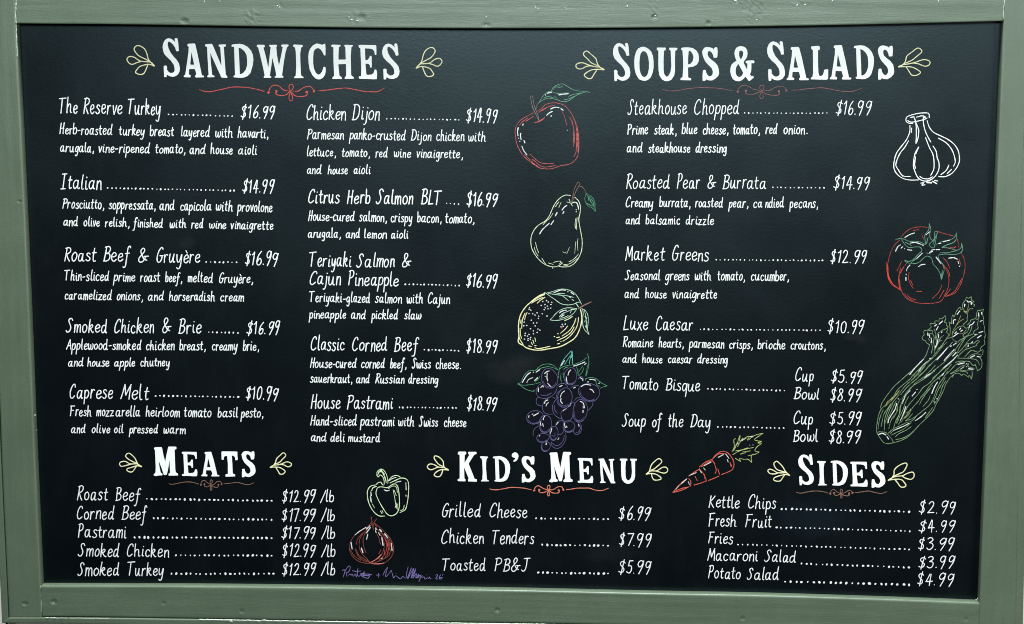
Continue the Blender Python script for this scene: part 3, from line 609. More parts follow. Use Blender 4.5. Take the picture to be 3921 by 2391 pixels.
def soften(lp):
    """rounds the corners of an outline the way a brush does"""
    out = []
    n = len(lp)
    for i in range(n):
        a, b, c = lp[i - 1], lp[i], lp[(i + 1) % n]
        la = math.hypot(b[0] - a[0], b[1] - a[1]); lc = math.hypot(c[0] - b[0], c[1] - b[1])
        fa = min(.3, 6 / max(la, 1)); fc = min(.3, 6 / max(lc, 1))
        out.append((b[0] + (a[0] - b[0]) * fa, b[1] + (a[1] - b[1]) * fa))
        out.append((b[0] + (c[0] - b[0]) * fc, b[1] + (c[1] - b[1]) * fc))
    return out
def heading(ox, oy, s, letters, label):
    p = Paint()
    for c, x0, y0, x1, y1, *o in letters:
        lx, ly = (o if o else (ox, oy))
        loops = SLAB[c]; xs = [q[0] for lp in loops for q in lp]; ys = [q[1] for lp in loops for q in lp]
        ax, bx, ay, by = min(xs), max(xs), min(ys), max(ys)
        sd = random.uniform(0, 50)
        out = []
        for lp in loops:
            w = []
            for q in soften(lp):
                u = x0 + (q[0] - ax) / (bx - ax) * (x1 - x0); v = y0 + (q[1] - ay) / (by - ay) * (y1 - y0)
                u += 2.5 * noise.noise(Vector((q[0] * .02, q[1] * .02, sd))); v += 2.0 * noise.noise(Vector((q[0] * .02, q[1] * .02, sd + 9)))
                w.append((lx + u / s, ly + v / s))
            out.append(w)
        p.shape(out)
    return p.build('section_heading', 'white', board, label)
heads = [
 heading(600, 130, 4.928, [('S', 112, 80, 438, 820), ('A', 508, 182, 897, 825), ('N', 912, 188, 1333, 832), ('D', 1410, 190, 1825, 832), ('W', 1887, 202, 2490, 833),
   ('I', 358, 203, 555, 838, 1050, 130), ('C', 642, 182, 972, 862, 1050, 130), ('H', 1077, 205, 1502, 853, 1050, 130), ('E', 1592, 210, 1942, 860, 1050, 130), ('S', 2037, 182, 2365, 862, 1050, 130)], 'heading SANDWICHES in big white slab letters'),
 heading(2320, 140, 4.928, [('S', 133, 122, 462, 845), ('O', 535, 197, 900, 838), ('U', 960, 212, 1350, 845), ('P', 1405, 207, 1757, 828), ('s', 1815, 200, 2136, 838),
   ('&', 375, 185, 830, 848, 2720, 140), ('S', 1070, 90, 1410, 840, 2720, 140), ('A', 58, 198, 480, 828, 3000, 140), ('L', 512, 180, 843, 818, 3000, 140), ('A', 872, 165, 1282, 815, 3000, 140),
   ('D', 1325, 168, 1708, 808, 3000, 140), ('s', 1780, 172, 2090, 815, 3000, 140)], 'heading SOUPS & SALADS in big white slab letters'),
 heading(560, 1690, 4.928, [('M', 140, 102, 603, 660), ('E', 672, 200, 965, 663), ('A', 1037, 200, 1380, 665), ('T', 1418, 192, 1728, 672), ('s', 1798, 187, 2065, 680)], 'heading MEATS in white slab letters'),
 heading(1720, 1700, 3.242, [('K', 103, 97, 345, 472), ('I', 385, 155, 492, 468), ('D', 542, 153, 757, 472), ("'", 777, 105, 862, 225), ('s', 898, 152, 1072, 480), ('M', 1243, 100, 1533, 480),
   ('E', 1595, 178, 1787, 487), ('N', 1852, 182, 2063, 492), ('U', 2118, 185, 2332, 496)], "heading KID'S MENU in white slab letters"),
 heading(3020, 1720, 4.928, [('S', 180, 100, 475, 685), ('I', 535, 225, 718, 688), ('D', 790, 217, 1118, 692), ('E', 1162, 240, 1490, 712), ('s', 1558, 230, 1825, 730)], 'heading SIDES in white slab letters')]
# leafy sprigs beside the headings and scrolls under them
SPRIG = [P_(s) for s in ('1455,622 1425,600 1402,560 1385,505 1350,460 1305,430 1278,438 1272,470 1308,522 1350,550 1410,580', '1455,620 1420,592 1385,583 1320,577 1265,545 1215,540 1193,568 1210,600 1245,610 1290,595 1330,580',
                         '1455,622 1400,613 1330,625 1285,660 1278,685 1310,704 1345,700 1370,665 1392,618')]
def sprig(parent, t, x0, y0, x1, y1, mirror=False, w=4.7):
    w *= 0.8; bow = random.uniform(-8, 8)
    ox, oy = tile(t); p = Paint()
    for s in SPRIG:
        pts = []
        for x, y in s:
            u = (x - 1192 + 17 * noise.noise(Vector((x * .012, y * .012, bow)))) / 266.0; v = (y - 428 + 17 * noise.noise(Vector((x * .012, y * .012, bow + 20)))) / 279.0
            if mirror: u = 1 - u
            pts.append((ox + (x0 + u * (x1 - x0)) / ZS, oy + (y0 + v * (y1 - y0)) / ZS))
        p.line(pts, w, wobble=.1)
    p.line([pts[0], (pts[0][0] * .8 + pts[1][0] * .2, pts[0][1] * .8 + pts[1][1] * .2)], w * 1.25)
    p.build('leaf_sprig', 'pale_yellow', parent)
sprig(heads[0], 'A1', 1192, 428, 1458, 707); sprig(heads[0], 'A2', 1462, 447, 1710, 727, True)
sprig(heads[1], 'A3', 500, 487, 770, 740); sprig(heads[1], 'A4', 1280, 462, 1580, 712, True, 4.4)
sprig(heads[2], 'C1', 1127, 1325, 1335, 1504, False, 4.6); sprig(heads[2], 'C2', 88, 1320, 290, 1518, True, 4.6)
sprig(heads[3], 'C2', 1572, 1342, 1767, 1547, False, 4.8); sprig(heads[3], 'C3', 1163, 1377, 1370, 1579, True, 4.6)
sprig(heads[4], 'C4', 42, 1400, 250, 1590, False, 4.8); sprig(heads[4], 'C4', 1187, 1415, 1433, 1643, True, 4.8)
SCROLL = [P_(s) for s in ('-584,848 -539,860 -474,862 -384,845 -264,828 -134,828 -54,842 0,855 26,862', '70,868 78,840 100,812 130,802 165,815 210,845 262,862', '143,860 135,877 150,895 190,905 235,890 272,868',
   '281,868 262,832 270,800 286,793 302,805 303,830 284,868', '279,870 262,920 268,945 280,956 293,945 295,915 282,870', '300,862 350,858 400,828 440,815 475,820 500,855', '292,876 330,905 390,912 425,905 440,885 430,868',
   '543,857 600,853 700,840 800,830 880,842 970,865 1040,870 1100,862 1160,835')]
def scroll(parent, t, x0, y0, x1, y1, ink, w, dotr):
    ox, oy = tile(t); p = Paint()
    f = lambda x, y: (ox + (x0 + (x + 584) / 1744 * (x1 - x0)) / ZS, oy + (y0 + (y - 793) / 163 * (y1 - y0)) / ZS)
    sd = random.uniform(0, 40)
    for s in SCROLL: p.line([f(q[0] + 8 * noise.noise(Vector((q[0] * .02, q[1] * .02, sd))), q[1] + 9 * noise.noise(Vector((q[0] * .02, q[1] * .02, sd + 7)))) for q in s], w * 0.9, wobble=.2, taper=.25)
    for x, y in ((70, 872), (143, 862), (497, 860), (430, 870)): p.dot(*f(x, y), dotr)
    p.build('scroll_flourish', ink, parent)
scroll(heads[0], 'A1', 1880, 795, 3624, 957, 'red', 3.2, 5.0)
scroll(heads[1], 'A3', 1328, 800, 3204, 937, 'dull_red', 2.3, 4.0)
scroll(heads[2], 'D1', 1595, 140, 2395, 242, 'brown_red', 2.6, 3.4)
scroll(heads[3], 'D3', -307, 192, 812, 295, 'salmon', 3.4, 4.0)
scroll(heads[4], 'D4', 315, 228, 1172, 316, 'brown_red', 3.0, 4.2)
# ------------------------------------------------------------------ the drawings
def strokes(crop, w, text, paint=None, wobble=.2, dy=0, taper=.15):
    ox, oy, s = crop; p = paint or Paint()
    for st in text.split(';'):
        q = st.split()
        ww = w
        if q and q[0].startswith('w'): ww = float(q.pop(0)[1:])
        pts = [tuple(float(c) for c in a.split(',')) for a in q]
        pts = [(ox + x / s, oy + (y + dy) / s) for x, y in pts]
        p.line(pts, ww * 0.74, step=3.0, wobble=wobble, taper=taper if len(pts) > 2 else 0)
    return p
def drawing(name, crop, label, layers):
    """first layer is the drawn outline (the part); the others are its sub-parts"""
    root = None
    for nm, ink, w, text in layers:
        p = strokes(crop, w, text) if isinstance(text, str) else text
        if root is None: root = p.build(name, ink, board, label)
        else: p.build(nm, ink, root)
    return root
AP = (1960, 300, 4.174)
drawing('apple_drawing', AP, 'apple drawn in thin red chalk lines with a long green leaf', [
 ('outline', 'apple_red', 3.0, '410,530 470,490 530,430 600,405 660,395 720,398 790,415 850,445 910,510 960,580 1000,670 1035,760 1058,860 1068,960 1072,1080 1065,1180 1040,1270 1000,1320 950,1360 880,1385 780,1400 700,1430 620,1450 520,1450 430,1430 350,1380 270,1320 190,1250 130,1160 85,1070 60,960 52,850 65,780 105,710 170,650 250,605 345,555;430,550 500,500 580,460 680,435;490,520 560,470 640,445;125,755 160,705 250,640;215,690 280,655 345,608;w3.6 360,715 420,700 480,670 520,640 520,620;w3.6 375,712 440,685 515,640;925,625 965,710 985,800 998,920 995,1040 980,1095;w3.6 985,870 990,960 978,1040;1015,700 1030,800 1035,900 1035,1020 1030,1130 1020,1200 990,1255;w4.2 1040,760 1050,870 1055,980 1060,1100 1055,1180;w4.4 1045,900 1050,1000 1050,1090;290,1215 350,1270 420,1330 490,1362 560,1368 665,1365;320,1295 370,1330 430,1385 500,1420 580,1418 700,1395;205,1220 260,1280 330,1335;w3.4 250,1310 310,1340 420,1415;w2 795,530 835,600 860,680 876,760'),
 ('stem', 'stem_grey', 2.4, '300,310 305,290 325,285 335,300 345,380 365,460 395,540 425,620 430,680;300,310 315,400 340,490 380,570 425,665;385,520 390,460 410,415 435,392'),
 ('leaf', 'leaf_green', 2.7, '440,390 470,330 520,260 570,225 630,208 650,165 700,120 760,97 830,98 900,140 970,180 1060,205 1170,213 1240,228;440,390 490,355 560,325 640,325 720,345 790,370 860,375 930,350 990,305 1060,260 1180,225;630,210 690,235 750,248 830,240 920,238;515,320 550,300 600,298 660,312;830,345 890,338 950,315 1010,285;905,293 990,260 1120,235;655,185 690,150 760,120;720,160 810,135;680,295 720,318'),
 ('highlight', 'highlight_white', 5.0, '565,245 595,232 635,230;w5.5 750,268 820,258 900,248;w3.6 540,262 540,275;620,495 660,475 710,465 755,475;785,490 818,512;555,597 595,558 645,533;625,608 632,602;180,735 175,752;102,790 92,850 98,922;142,882 137,930 148,980;w4 108,960 110,961;w4 125,1010 130,1008;195,1000 208,1035;w4.4 160,1088 190,1160 240,1227;w3 883,832')])
PR = (2000, 600, ZS)
drawing('pear_drawing', PR, 'pear drawn in pale green chalk lines with a small leaf', [
 ('outline', 'pear_green', 3.6, '455,370 410,365 365,385 320,430 285,490 255,560 215,610 150,650 105,705 82,770 85,850 110,910 150,965 200,1010 255,1035 305,1042 345,1030 378,1005;495,385 530,420 547,470 545,530 533,590 540,650 555,730 565,800 560,880 540,940 500,1000 450,1035 395,1043 345,1038;w2.6 345,430 310,475;w2.6 365,435 345,480;w2.4 330,440 318,470;w2.8 290,535 260,580 225,610 195,645;w2.8 505,585 498,640 502,680;w3 517,575 512,640 513,688;w2.2 525,775 520,830 525,890;w2.2 505,805 500,850 495,915;w2.6 125,810 135,860 155,910;w2.6 112,855 125,900 150,940;w2.6 185,960 205,995 225,1020;w2 445,858 420,915;w2 380,900 405,910 412,900;w2.4 245,1005 290,1018;w2.4 295,1000 330,990 358,990 370,1000;w2.8 440,995 490,965 530,920;w2.4 390,1020 440,1015 490,985 520,960;w2.6 390,1025 430,1028;w2 285,1045 288,1058;w2 355,985 360,1000 350,1015;w3 440,402 450,425;w3 420,430 455,440 472,468;w3 465,440 500,432'),
 ('highlight', 'highlight_white', 4.8, '165,730 190,690 255,630;270,643 295,607;312,560 328,530;375,507 395,480 420,462;383,537 392,522;480,432 515,440 532,498;w4 508,500 509,503;w4 508,520 509,523'),
 ('stem', 'twig_brown', 2.6, '465,430 478,370 490,310 525,243 543,262 515,310 490,370 470,435;535,280 560,285 585,310 600,345'),
 ('leaf', 'deep_green', 2.8, '602,350 640,370 670,400 685,440 685,480 690,520 665,490 625,470 597,430 590,395 602,350;605,355 640,410 660,450 685,490;620,390 630,420;650,400 645,430;615,445 660,470;w3.4 670,430 675,460;w2.4 625,375 655,405 672,440')])
LE = (1960, 1090, 5.566)
specks = '660,360 735,340 780,372 847,382 835,428 708,425 622,446 752,463 710,492 775,518 830,503 687,538 376,492 362,530 400,547 368,618 445,620 535,606 492,648 645,622 570,673 755,673 566,722 413,760 265,800 463,820 533,815 257,877 320,873 496,880 394,944 457,987 560,950 595,973 542,1022 458,1047 288,1040 280,1085 362,1063 328,1100 397,1130 345,1155 270,1165 338,1190 390,1168 1072,847 1138,843 1045,902 1090,888'
sp = Paint()
for x, y in P_(specks):
    a = random.uniform(0, 3.1); sp.line([(LE[0] + x / LE[2], LE[1] + y / LE[2]), (LE[0] + x / LE[2] + 1.4 * math.cos(a), LE[1] + y / LE[2] + 1.4 * math.sin(a))], 4.0)
drawing('lemon_drawing', LE, 'lemon drawn in bold yellow chalk lines with pale leaves and a twig', [
 ('outline', 'lemon_yellow', 5.2, '700,200 640,215 560,255 470,320 390,390 330,440 270,510 215,590 175,680 150,790 140,920 145,1040 150,1110 135,1180 145,1240 190,1275 240,1300 310,1350 400,1380 500,1400 620,1400 740,1380 860,1360 980,1340 1090,1300 1200,1240 1310,1170 1380,1090 1430,990 1470,870 1485,760 1485,640 1460,530;w7.5 690,212 600,250 520,300 440,360;w6 640,218 540,275 400,385;w4.6 150,1110 180,1190 240,1280;w3.8 660,275 540,330 420,400;w4 705,275 620,330 540,400;w4.4 280,615 235,720 215,830 210,935;w3.6 325,595 290,670 272,755;w3.8 195,760 190,830;w4 175,930 180,1050 205,1150;w4 360,1310 415,1325;w4.4 490,1350 570,1368 680,1350 810,1320;w3.6 485,1305 515,1303;w4 1125,770 1200,740 1290,685;w4 1190,885 1130,960 1035,1040;w4 1365,725 1320,850 1220,990 1070,1100;w4 1420,705 1400,850 1340,980 1220,1120 1090,1210;w4 1325,910 1260,1020 1130,1120 970,1195;w4 955,1135 1020,1122;w4.6 1040,1215 1050,1218;w4.4 975,1268 1020,1258;w5 980,1045 982,1050;w4 900,1110 912,1112;w3.6 490,1140 507,1215;w3.6 448,1190 470,1260;w3.6 412,1235 440,1285'),
 ('peel_speck', 'highlight_white', 4, sp), ('red_speck', 'bright_red', 3.5, '1060,925 1072,918;1062,935 1066,930'),
 ('leaf', 'mint', 3.0, '690,170 740,195 810,250 900,310 980,370 1060,415 1150,435 1240,435 1330,415 1390,385 1450,375;720,190 800,170 880,150 960,120 1060,100 1160,105 1260,140 1340,190 1400,270 1450,350 1480,420;780,195 900,210 1040,230 1160,240 1310,275;1080,245 1140,290 1205,345;950,205 1040,190 1130,200;1220,260 1250,285;w3.6 1280,320 1320,345;w4.2 1360,405 1390,435 1415,480'),
 ('leaf', 'mint', 2.9, '815,755 870,700 930,630 1000,570 1080,525 1180,500 1280,503 1380,518;815,755 900,768 1020,760 1130,730 1230,680 1310,620 1350,570 1375,530;1010,690 1080,620 1180,580 1260,545 1350,530;1265,560 1245,610;1060,650 1110,625;1020,720 1100,710 1200,665'),
 ('leaf', 'mint', 2.9, '1480,510 1540,540 1590,590 1620,660 1628,760 1620,870 1610,960 1645,1060;1500,520 1520,600 1510,720 1510,850 1540,950 1590,1010 1640,1065;1545,560 1570,660 1585,780 1590,900 1610,980;1555,680 1580,720;1545,800 1570,760;1600,700 1590,740'),
 ('highlight', 'highlight_white', 4.6, '895,180 970,145 1060,118 1145,125;w3.6 1195,145 1195,160;1262,170 1322,215;1010,610 1080,565 1165,548;w5.4 1265,540 1268,541;1050,685 1115,650;w3.8 1575,880 1580,910'),
 ('twig', 'twig_brown', 3.6, '1410,520 1500,460 1600,410 1690,370;1430,510 1560,440 1690,378')])
GR = (1960, 1330, 3.665)
def oval(cx, cy, rx, ry, rot, a0=0, a1=360):
    r = math.radians(rot); out = []
    n = max(8, int(abs(a1 - a0) / 14))
    for i in range(n + 1):
        a = math.radians(a0 + (a1 - a0) * i / n); k = 1 + .025 * math.sin(3 * a + cx)
        x, y = rx * k * math.cos(a), ry * k * math.sin(a)
        out.append('%.0f,%.0f' % (cx + x * math.cos(r) - y * math.sin(r), cy + x * math.sin(r) + y * math.cos(r)))
    return ' '.join(out)
gr_ov = [(528, 440, 112, 140, -15), (822, 410, 88, 122, 5), (742, 710, 103, 138, 15), (1085, 635, 150, 125, 15), (957, 895, 100, 160, 8), (322, 985, 118, 92, -15),
         (468, 1080, 88, 125, 5), (800, 1115, 82, 82, 0), (587, 1210, 60, 100, 5), (435, 1275, 88, 62, -10), (475, 1395, 62, 72, 25)]
gr = ';'.join([oval(*g) for g in gr_ov] + ['w2.2 ' + oval(g[0], g[1], g[2] * .85, g[3] * .86, g[4], 40, 175) for g in gr_ov] + ['w2.2 ' + oval(g[0] + 3, g[1] + 4, g[2] * .95, g[3] * .94, g[4], 50, 120) for g in gr_ov])
gr += ';345,600 340,640 365,690 420,718 500,715 570,680 620,620 635,560;345,600 355,570 385,530 415,515;690,960 690,920 720,880 780,850 830,800 850,770 880,790 885,830;690,960 705,1010 750,1050 800,1045 840,1000 860,930;575,705 600,720;530,710 480,730 440,790 430,860 450,915 500,940 570,940;640,715 600,760 570,830 575,900 610,960 660,995 700,1005;610,1110 620,1070 655,1040 710,1035 720,1060 735,1120 725,1180 690,1225 650,1230;560,1330 555,1370 590,1410 650,1420 710,1380 750,1310 760,1240 745,1195;570,1350 610,1380 670,1370 720,1310 735,1240;885,1110 865,1170 880,1215 920,1225 960,1200 978,1140 965,1070;900,1195 940,1190 960,1140 950,1090;960,420 930,450;940,420 980,415 1005,445 1000,480;830,570 870,545 940,540;640,545 680,515 730,512 765,530 780,555;620,720 635,650 690,600;340,760 350,720 380,705;340,760 350,800 400,825 430,825;300,1245 300,1190 325,1140 370,1110;1140,765 1125,830 1075,885;880,750 910,715 970,700;560,1240 600,1250 605,1200;500,680 560,640;400,670 470,680 540,650;595,820 600,880 640,930'
rub = Paint()
for g in gr_ov + [(485, 600, 140, 105, -15), (780, 930, 85, 105, 5), (510, 830, 75, 105, 5), (640, 870, 75, 120, 0), (665, 1130, 55, 90, 5), (655, 1310, 95, 100, 20), (920, 1140, 52, 80, 5)]:
    rub.rubbed([(GR[0] + x / GR[2], GR[1] + y / GR[2]) for x, y in P_(oval(*g))[:-1]])
drawing('grapes_drawing', GR, 'bunch of grapes drawn in thin violet chalk lines with green leaves', [
 ('outline', 'violet', 2.7, gr), ('rubbed_shade', 'rubbed_violet', 1, rub),
 ('leaf', 'deep_green', 2.7, '80,518 130,490 160,420 210,355 260,330 330,325 380,280 440,245 520,238 580,255 620,290 660,330;80,518 150,535 240,530 330,515 400,495;95,520 160,570 230,605 310,625;360,320 430,290 510,275 580,290 640,320;305,610 325,600;390,410 370,450 320,490'),
 ('leaf', 'teal', 2.7, '670,300 690,245 730,170 780,110 825,60;w3.6 825,60 845,60 850,150 850,240;740,245 780,180 820,120;w3.4 830,120 815,180 805,240;w3 835,70 838,150'),
 ('leaf', 'deep_green', 2.6, '665,320 680,300 730,270 800,258 870,245 960,210 1010,180 1048,148;1060,95 1078,160 1078,250 1060,340 1040,410;905,275 925,330 930,400;940,400 985,355 1010,290;940,345 970,300 995,265;1060,260 1050,330 1035,400;665,325 652,380 655,430;690,370 685,440 695,490;720,360 722,430;720,320 750,290 790,280'),
 ('leaf', 'deep_green', 2.6, '1030,445 1090,430 1150,432 1200,455 1250,500 1335,542;1235,580 1280,560 1335,545;1030,445 1035,470;1180,480 1190,530 1230,550'),
 ('highlight', 'highlight_white', 4.3, '145,500 180,440 220,385 262,358;w2.8 210,500 235,455 295,428;320,470 362,430;340,350 392,318;w4 300,352 301,354;695,255 720,215 740,190;865,268 940,245 1022,210;1020,245 1043,228;1090,455 1130,455 1175,465;w4 1062,490 1078,488;w3.4 1220,508 1230,506;460,372 490,345 525,335;497,365 492,430 503,475;w3.4 465,408 475,410;w3 500,505 550,562;828,320 800,350 788,395;765,420 768,470 778,512;370,575 372,625;405,570 435,540 440,560;w3.6 670,555 705,540;740,615 700,650 680,705;690,720 685,760 708,790;975,555 1010,530 1055,525 1105,535;1095,590 1130,605 1152,640;w3.4 865,575 890,565;w3.4 960,430 990,450 995,470;455,790 475,755 505,742;480,825 490,795 515,780;720,895 735,875 762,865;795,835 820,815 830,790;960,762 1000,785 1022,855;w3.6 1000,830 1002,855;998,890 998,915;305,965 375,925;285,945 295,940;235,985 240,965;440,1020 450,985 465,965;405,1050 402,1080 408,1100;432,1075 440,1110;740,1070 740,1100 752,1130;765,1110 772,1125;w3.4 625,1090 640,1065 655,1055;560,1140 548,1190;w3.4 540,1200 541,1210;w3.6 935,1080 942,1110;385,1250 390,1243;645,1300 660,1275;w3.4 480,1335 488,1370 470,1360')])
CA = (2000, 1200, ZS)
drawing('carrot_drawing', CA, 'carrot drawn in red chalk with a jagged green top', [
 ('outline', 'carrot_red', 3.8, '1420,1692 1440,1667 1500,1602 1555,1562;1570,1537 1620,1502 1670,1472;1672,1450 1730,1405 1790,1380;1790,1380 1840,1325 1890,1303 1940,1320 1980,1370 1997,1420 1985,1470 1950,1495 1880,1522;1420,1692 1500,1672 1575,1637;1620,1622 1690,1602 1735,1582;1755,1580 1800,1562 1855,1537;1570,1562 1590,1592 1585,1632;1670,1472 1705,1510 1730,1560 1735,1585;1790,1380 1815,1430 1830,1480 1820,1510;1845,1470 1860,1520;w4.4 1800,1370 1850,1330 1910,1325;1960,1410 1970,1450;w5 1965,1425 1972,1440;w4.2 1430,1685 1500,1655 1570,1640;w3 1440,1670 1520,1590;w4.2 1690,1450 1780,1395 1815,1420;w3 1720,1520 1722,1560;w3 1630,1540 1650,1580'),
 ('highlight', 'highlight_white', 3.8, '1850,1360 1895,1335;1920,1330 1950,1370;w3 1935,1380 1942,1405;1715,1440 1780,1405;1580,1530 1640,1505;1670,1470 1690,1505;w3 1710,1460 1725,1480;1500,1610 1550,1565;w3 1565,1590 1578,1620;w3 1450,1660 1475,1630'),
 ('leafy_top', 'carrot_green', 3.0, '1980,1305 2000,1260 1995,1200 2010,1185;2000,1270 2030,1220 2055,1150 2050,1210 2080,1180;2030,1260 2070,1200 2140,1160 2125,1200 2190,1155 2270,1133;2270,1133 2240,1155 2190,1195 2255,1210;2255,1210 2220,1225 2258,1228 2215,1260 2195,1300 2235,1310;2235,1310 2200,1330 2130,1345;1985,1335 2050,1300 2120,1280 2180,1268;2010,1300 2070,1290 2130,1270;2010,1370 2060,1400;2060,1400 2050,1370 2090,1380 2130,1380 2165,1410;2165,1410 2160,1350 2180,1330;1990,1300 2020,1250;2080,1310 2150,1300;2060,1330 2110,1315'),
 ('highlight', 'highlight_white', 2.8, '2070,1205 2110,1180;2140,1165 2180,1160;2020,1240 2040,1225;2145,1245;2175,1243')])
PE = (1000, 1781, ZS)
drawing('pepper_drawing', PE, 'bell pepper drawn in pale green chalk with a curled stalk', [
 ('outline', 'pepper_green', 3.9, '1080,190 1035,200 1005,240 1003,300 1020,370 1060,440 1110,480 1165,483;1085,250 1100,215 1140,208 1190,215 1230,190 1265,180 1290,210 1300,270 1305,340 1300,410 1275,460 1230,480 1190,465 1150,410 1110,340 1085,280 1085,250;1200,150 1230,115 1270,100 1305,110 1312,125;1215,170 1260,150 1320,125 1370,135 1390,175 1390,260 1380,350 1360,420 1310,450;1085,185 1110,165 1135,165;1135,175 1150,190;w2.6 1090,205 1060,215 1035,250;w2.4 1035,260 1035,310 1045,360;w2.4 1050,370 1070,405;w2.8 1200,225 1240,200 1275,210 1285,260;w2.6 1245,235 1260,310 1270,385;w2.4 1255,240 1275,290;w2.6 1280,360 1275,410;w2.4 1285,370 1283,420;w2.8 1125,435 1140,460;w2.8 1140,430 1150,450;w2.6 1350,380 1340,420 1310,430'),
 ('stalk', 'pepper_green', 3.2, '1090,95 1095,65 1130,40 1160,55 1185,100 1195,150 1195,175;1090,95 1105,115 1120,95 1145,110 1160,150 1160,185;w4 1120,50 1150,80 1175,150;w5 1105,70 1130,60;1140,70 1170,120 1180,170;1130,45 1165,90;w4 1100,90 1112,70'),
 ('highlight', 'highlight_white', 3.8, '1045,240 1055,215 1085,205;1160,235 1185,245 1210,238;1205,150 1235,130 1250,125;1260,120 1270,120;1270,165 1300,158 1318,155;1365,170 1368,235;1366,285 1367,295;w3 1028,300 1035,345;1035,260 1040,290;1265,400 1275,380')])
drawing('onion_drawing', PE, 'onion drawn in dull red chalk above the violet signature', [
 ('outline', 'onion_red', 3.0, '1045,560 1000,590 930,630 870,680 840,740 835,800 860,860 910,905 970,925 1020,930;1020,925 1080,938 1150,930 1210,890 1245,830 1248,770 1220,700 1180,650 1130,600 1075,555;1040,490 1045,560;1035,500 1050,545;1090,510 1065,545 1060,580;1000,590 1035,550;1045,555 1060,610;1070,550 1090,590;1000,620 965,680 965,760 990,830;985,620 935,690 925,760 945,830 1000,890 1020,920;960,640 910,700 900,750;885,790 910,850 960,900 1010,915;840,800 880,860 940,900;895,800 930,860 1015,915;1010,600 975,660;1090,600 1130,660 1160,740 1155,800 1120,870 1060,910 1020,925;1110,610 1160,680 1185,760 1170,840 1110,900;1150,650 1200,720 1205,800 1170,870;1210,700 1225,780 1205,860;1130,800 1110,840;1090,650 1110,690 1125,750;1060,930 1130,900 1200,860;1020,925 1070,905 1130,860;1190,680 1215,760;1195,720 1212,800'),
 ('red_skin', 'bright_red', 4.4, '1180,740 1200,790 1190,850;w3.4 1172,700 1198,760;w3.2 1168,800 1160,850'),
 ('pink_skin', 'onion_pink', 3.8, '1020,925 1080,895 1140,840;1000,890 1025,925;1040,925 1100,935 1160,925'),
 ('highlight', 'highlight_white', 4.8, '885,662 940,620 990,590;995,605 1025,575;995,640 1030,590;1005,655 995,700;848,732 858,793;945,785 960,828;1080,595 1085,610;w4 1078,620 1085,640;1118,610 1135,630;1165,650 1195,690;w3.6 1105,640 1122,665;1138,685 1150,760;1228,740 1235,810;1132,885 1140,880')])
GA = (2921, 0, ZS)
drawing('garlic_drawing', GA, 'garlic bulb drawn in bold white chalk lines', [
 ('outline', 'white', 4.5, '1350,1130 1360,1105 1410,1085 1480,1070 1550,1068 1568,1080 1570,1112;1350,1130 1355,1150 1380,1165 1415,1165;1368,1140 1400,1155 1460,1145 1520,1130 1550,1115;1395,1110 1425,1105;1450,1108 1500,1095 1535,1105 1520,1115;1388,1185 1385,1250 1355,1320 1310,1380 1265,1440 1243,1503 1235,1560 1240,1600 1262,1640 1310,1680 1380,1700 1470,1700;1405,1210 1400,1252;1375,1330 1340,1390 1300,1440 1270,1500 1255,1560 1275,1600 1320,1660 1390,1668;1450,1170 1470,1230 1465,1300 1450,1350;1430,1115 1445,1170 1448,1270 1445,1355;1470,1390 1440,1440 1425,1503 1420,1560 1435,1620 1465,1680 1520,1710 1580,1700 1630,1660 1660,1600 1662,1540 1645,1490 1635,1430 1605,1380;1440,1480 1432,1550 1440,1590;1470,1390 1445,1450;1515,1095 1515,1160 1530,1230 1555,1290 1585,1342;1535,1300 1570,1390 1605,1460 1615,1530 1612,1600 1585,1655;1550,1140 1570,1200 1610,1250 1680,1285 1750,1320 1810,1370 1845,1430 1855,1500 1850,1540 1825,1590 1780,1640 1720,1668 1660,1668;1655,1305 1730,1350 1780,1410 1805,1470 1815,1530 1800,1570;1755,1560 1730,1610 1680,1650;1780,1600 1740,1640;1480,1665 1510,1685 1560,1690 1600,1670;w3 1280,1610 1320,1665'),
 ('root_tuft', 'white', 4.4, '1490,1730 1520,1725;1520,1725 1500,1750 1530,1745;w9 1550,1722 1590,1726;w5 1600,1712 1640,1735;1620,1705 1650,1710')])
TO = (2921, 600, ZS)
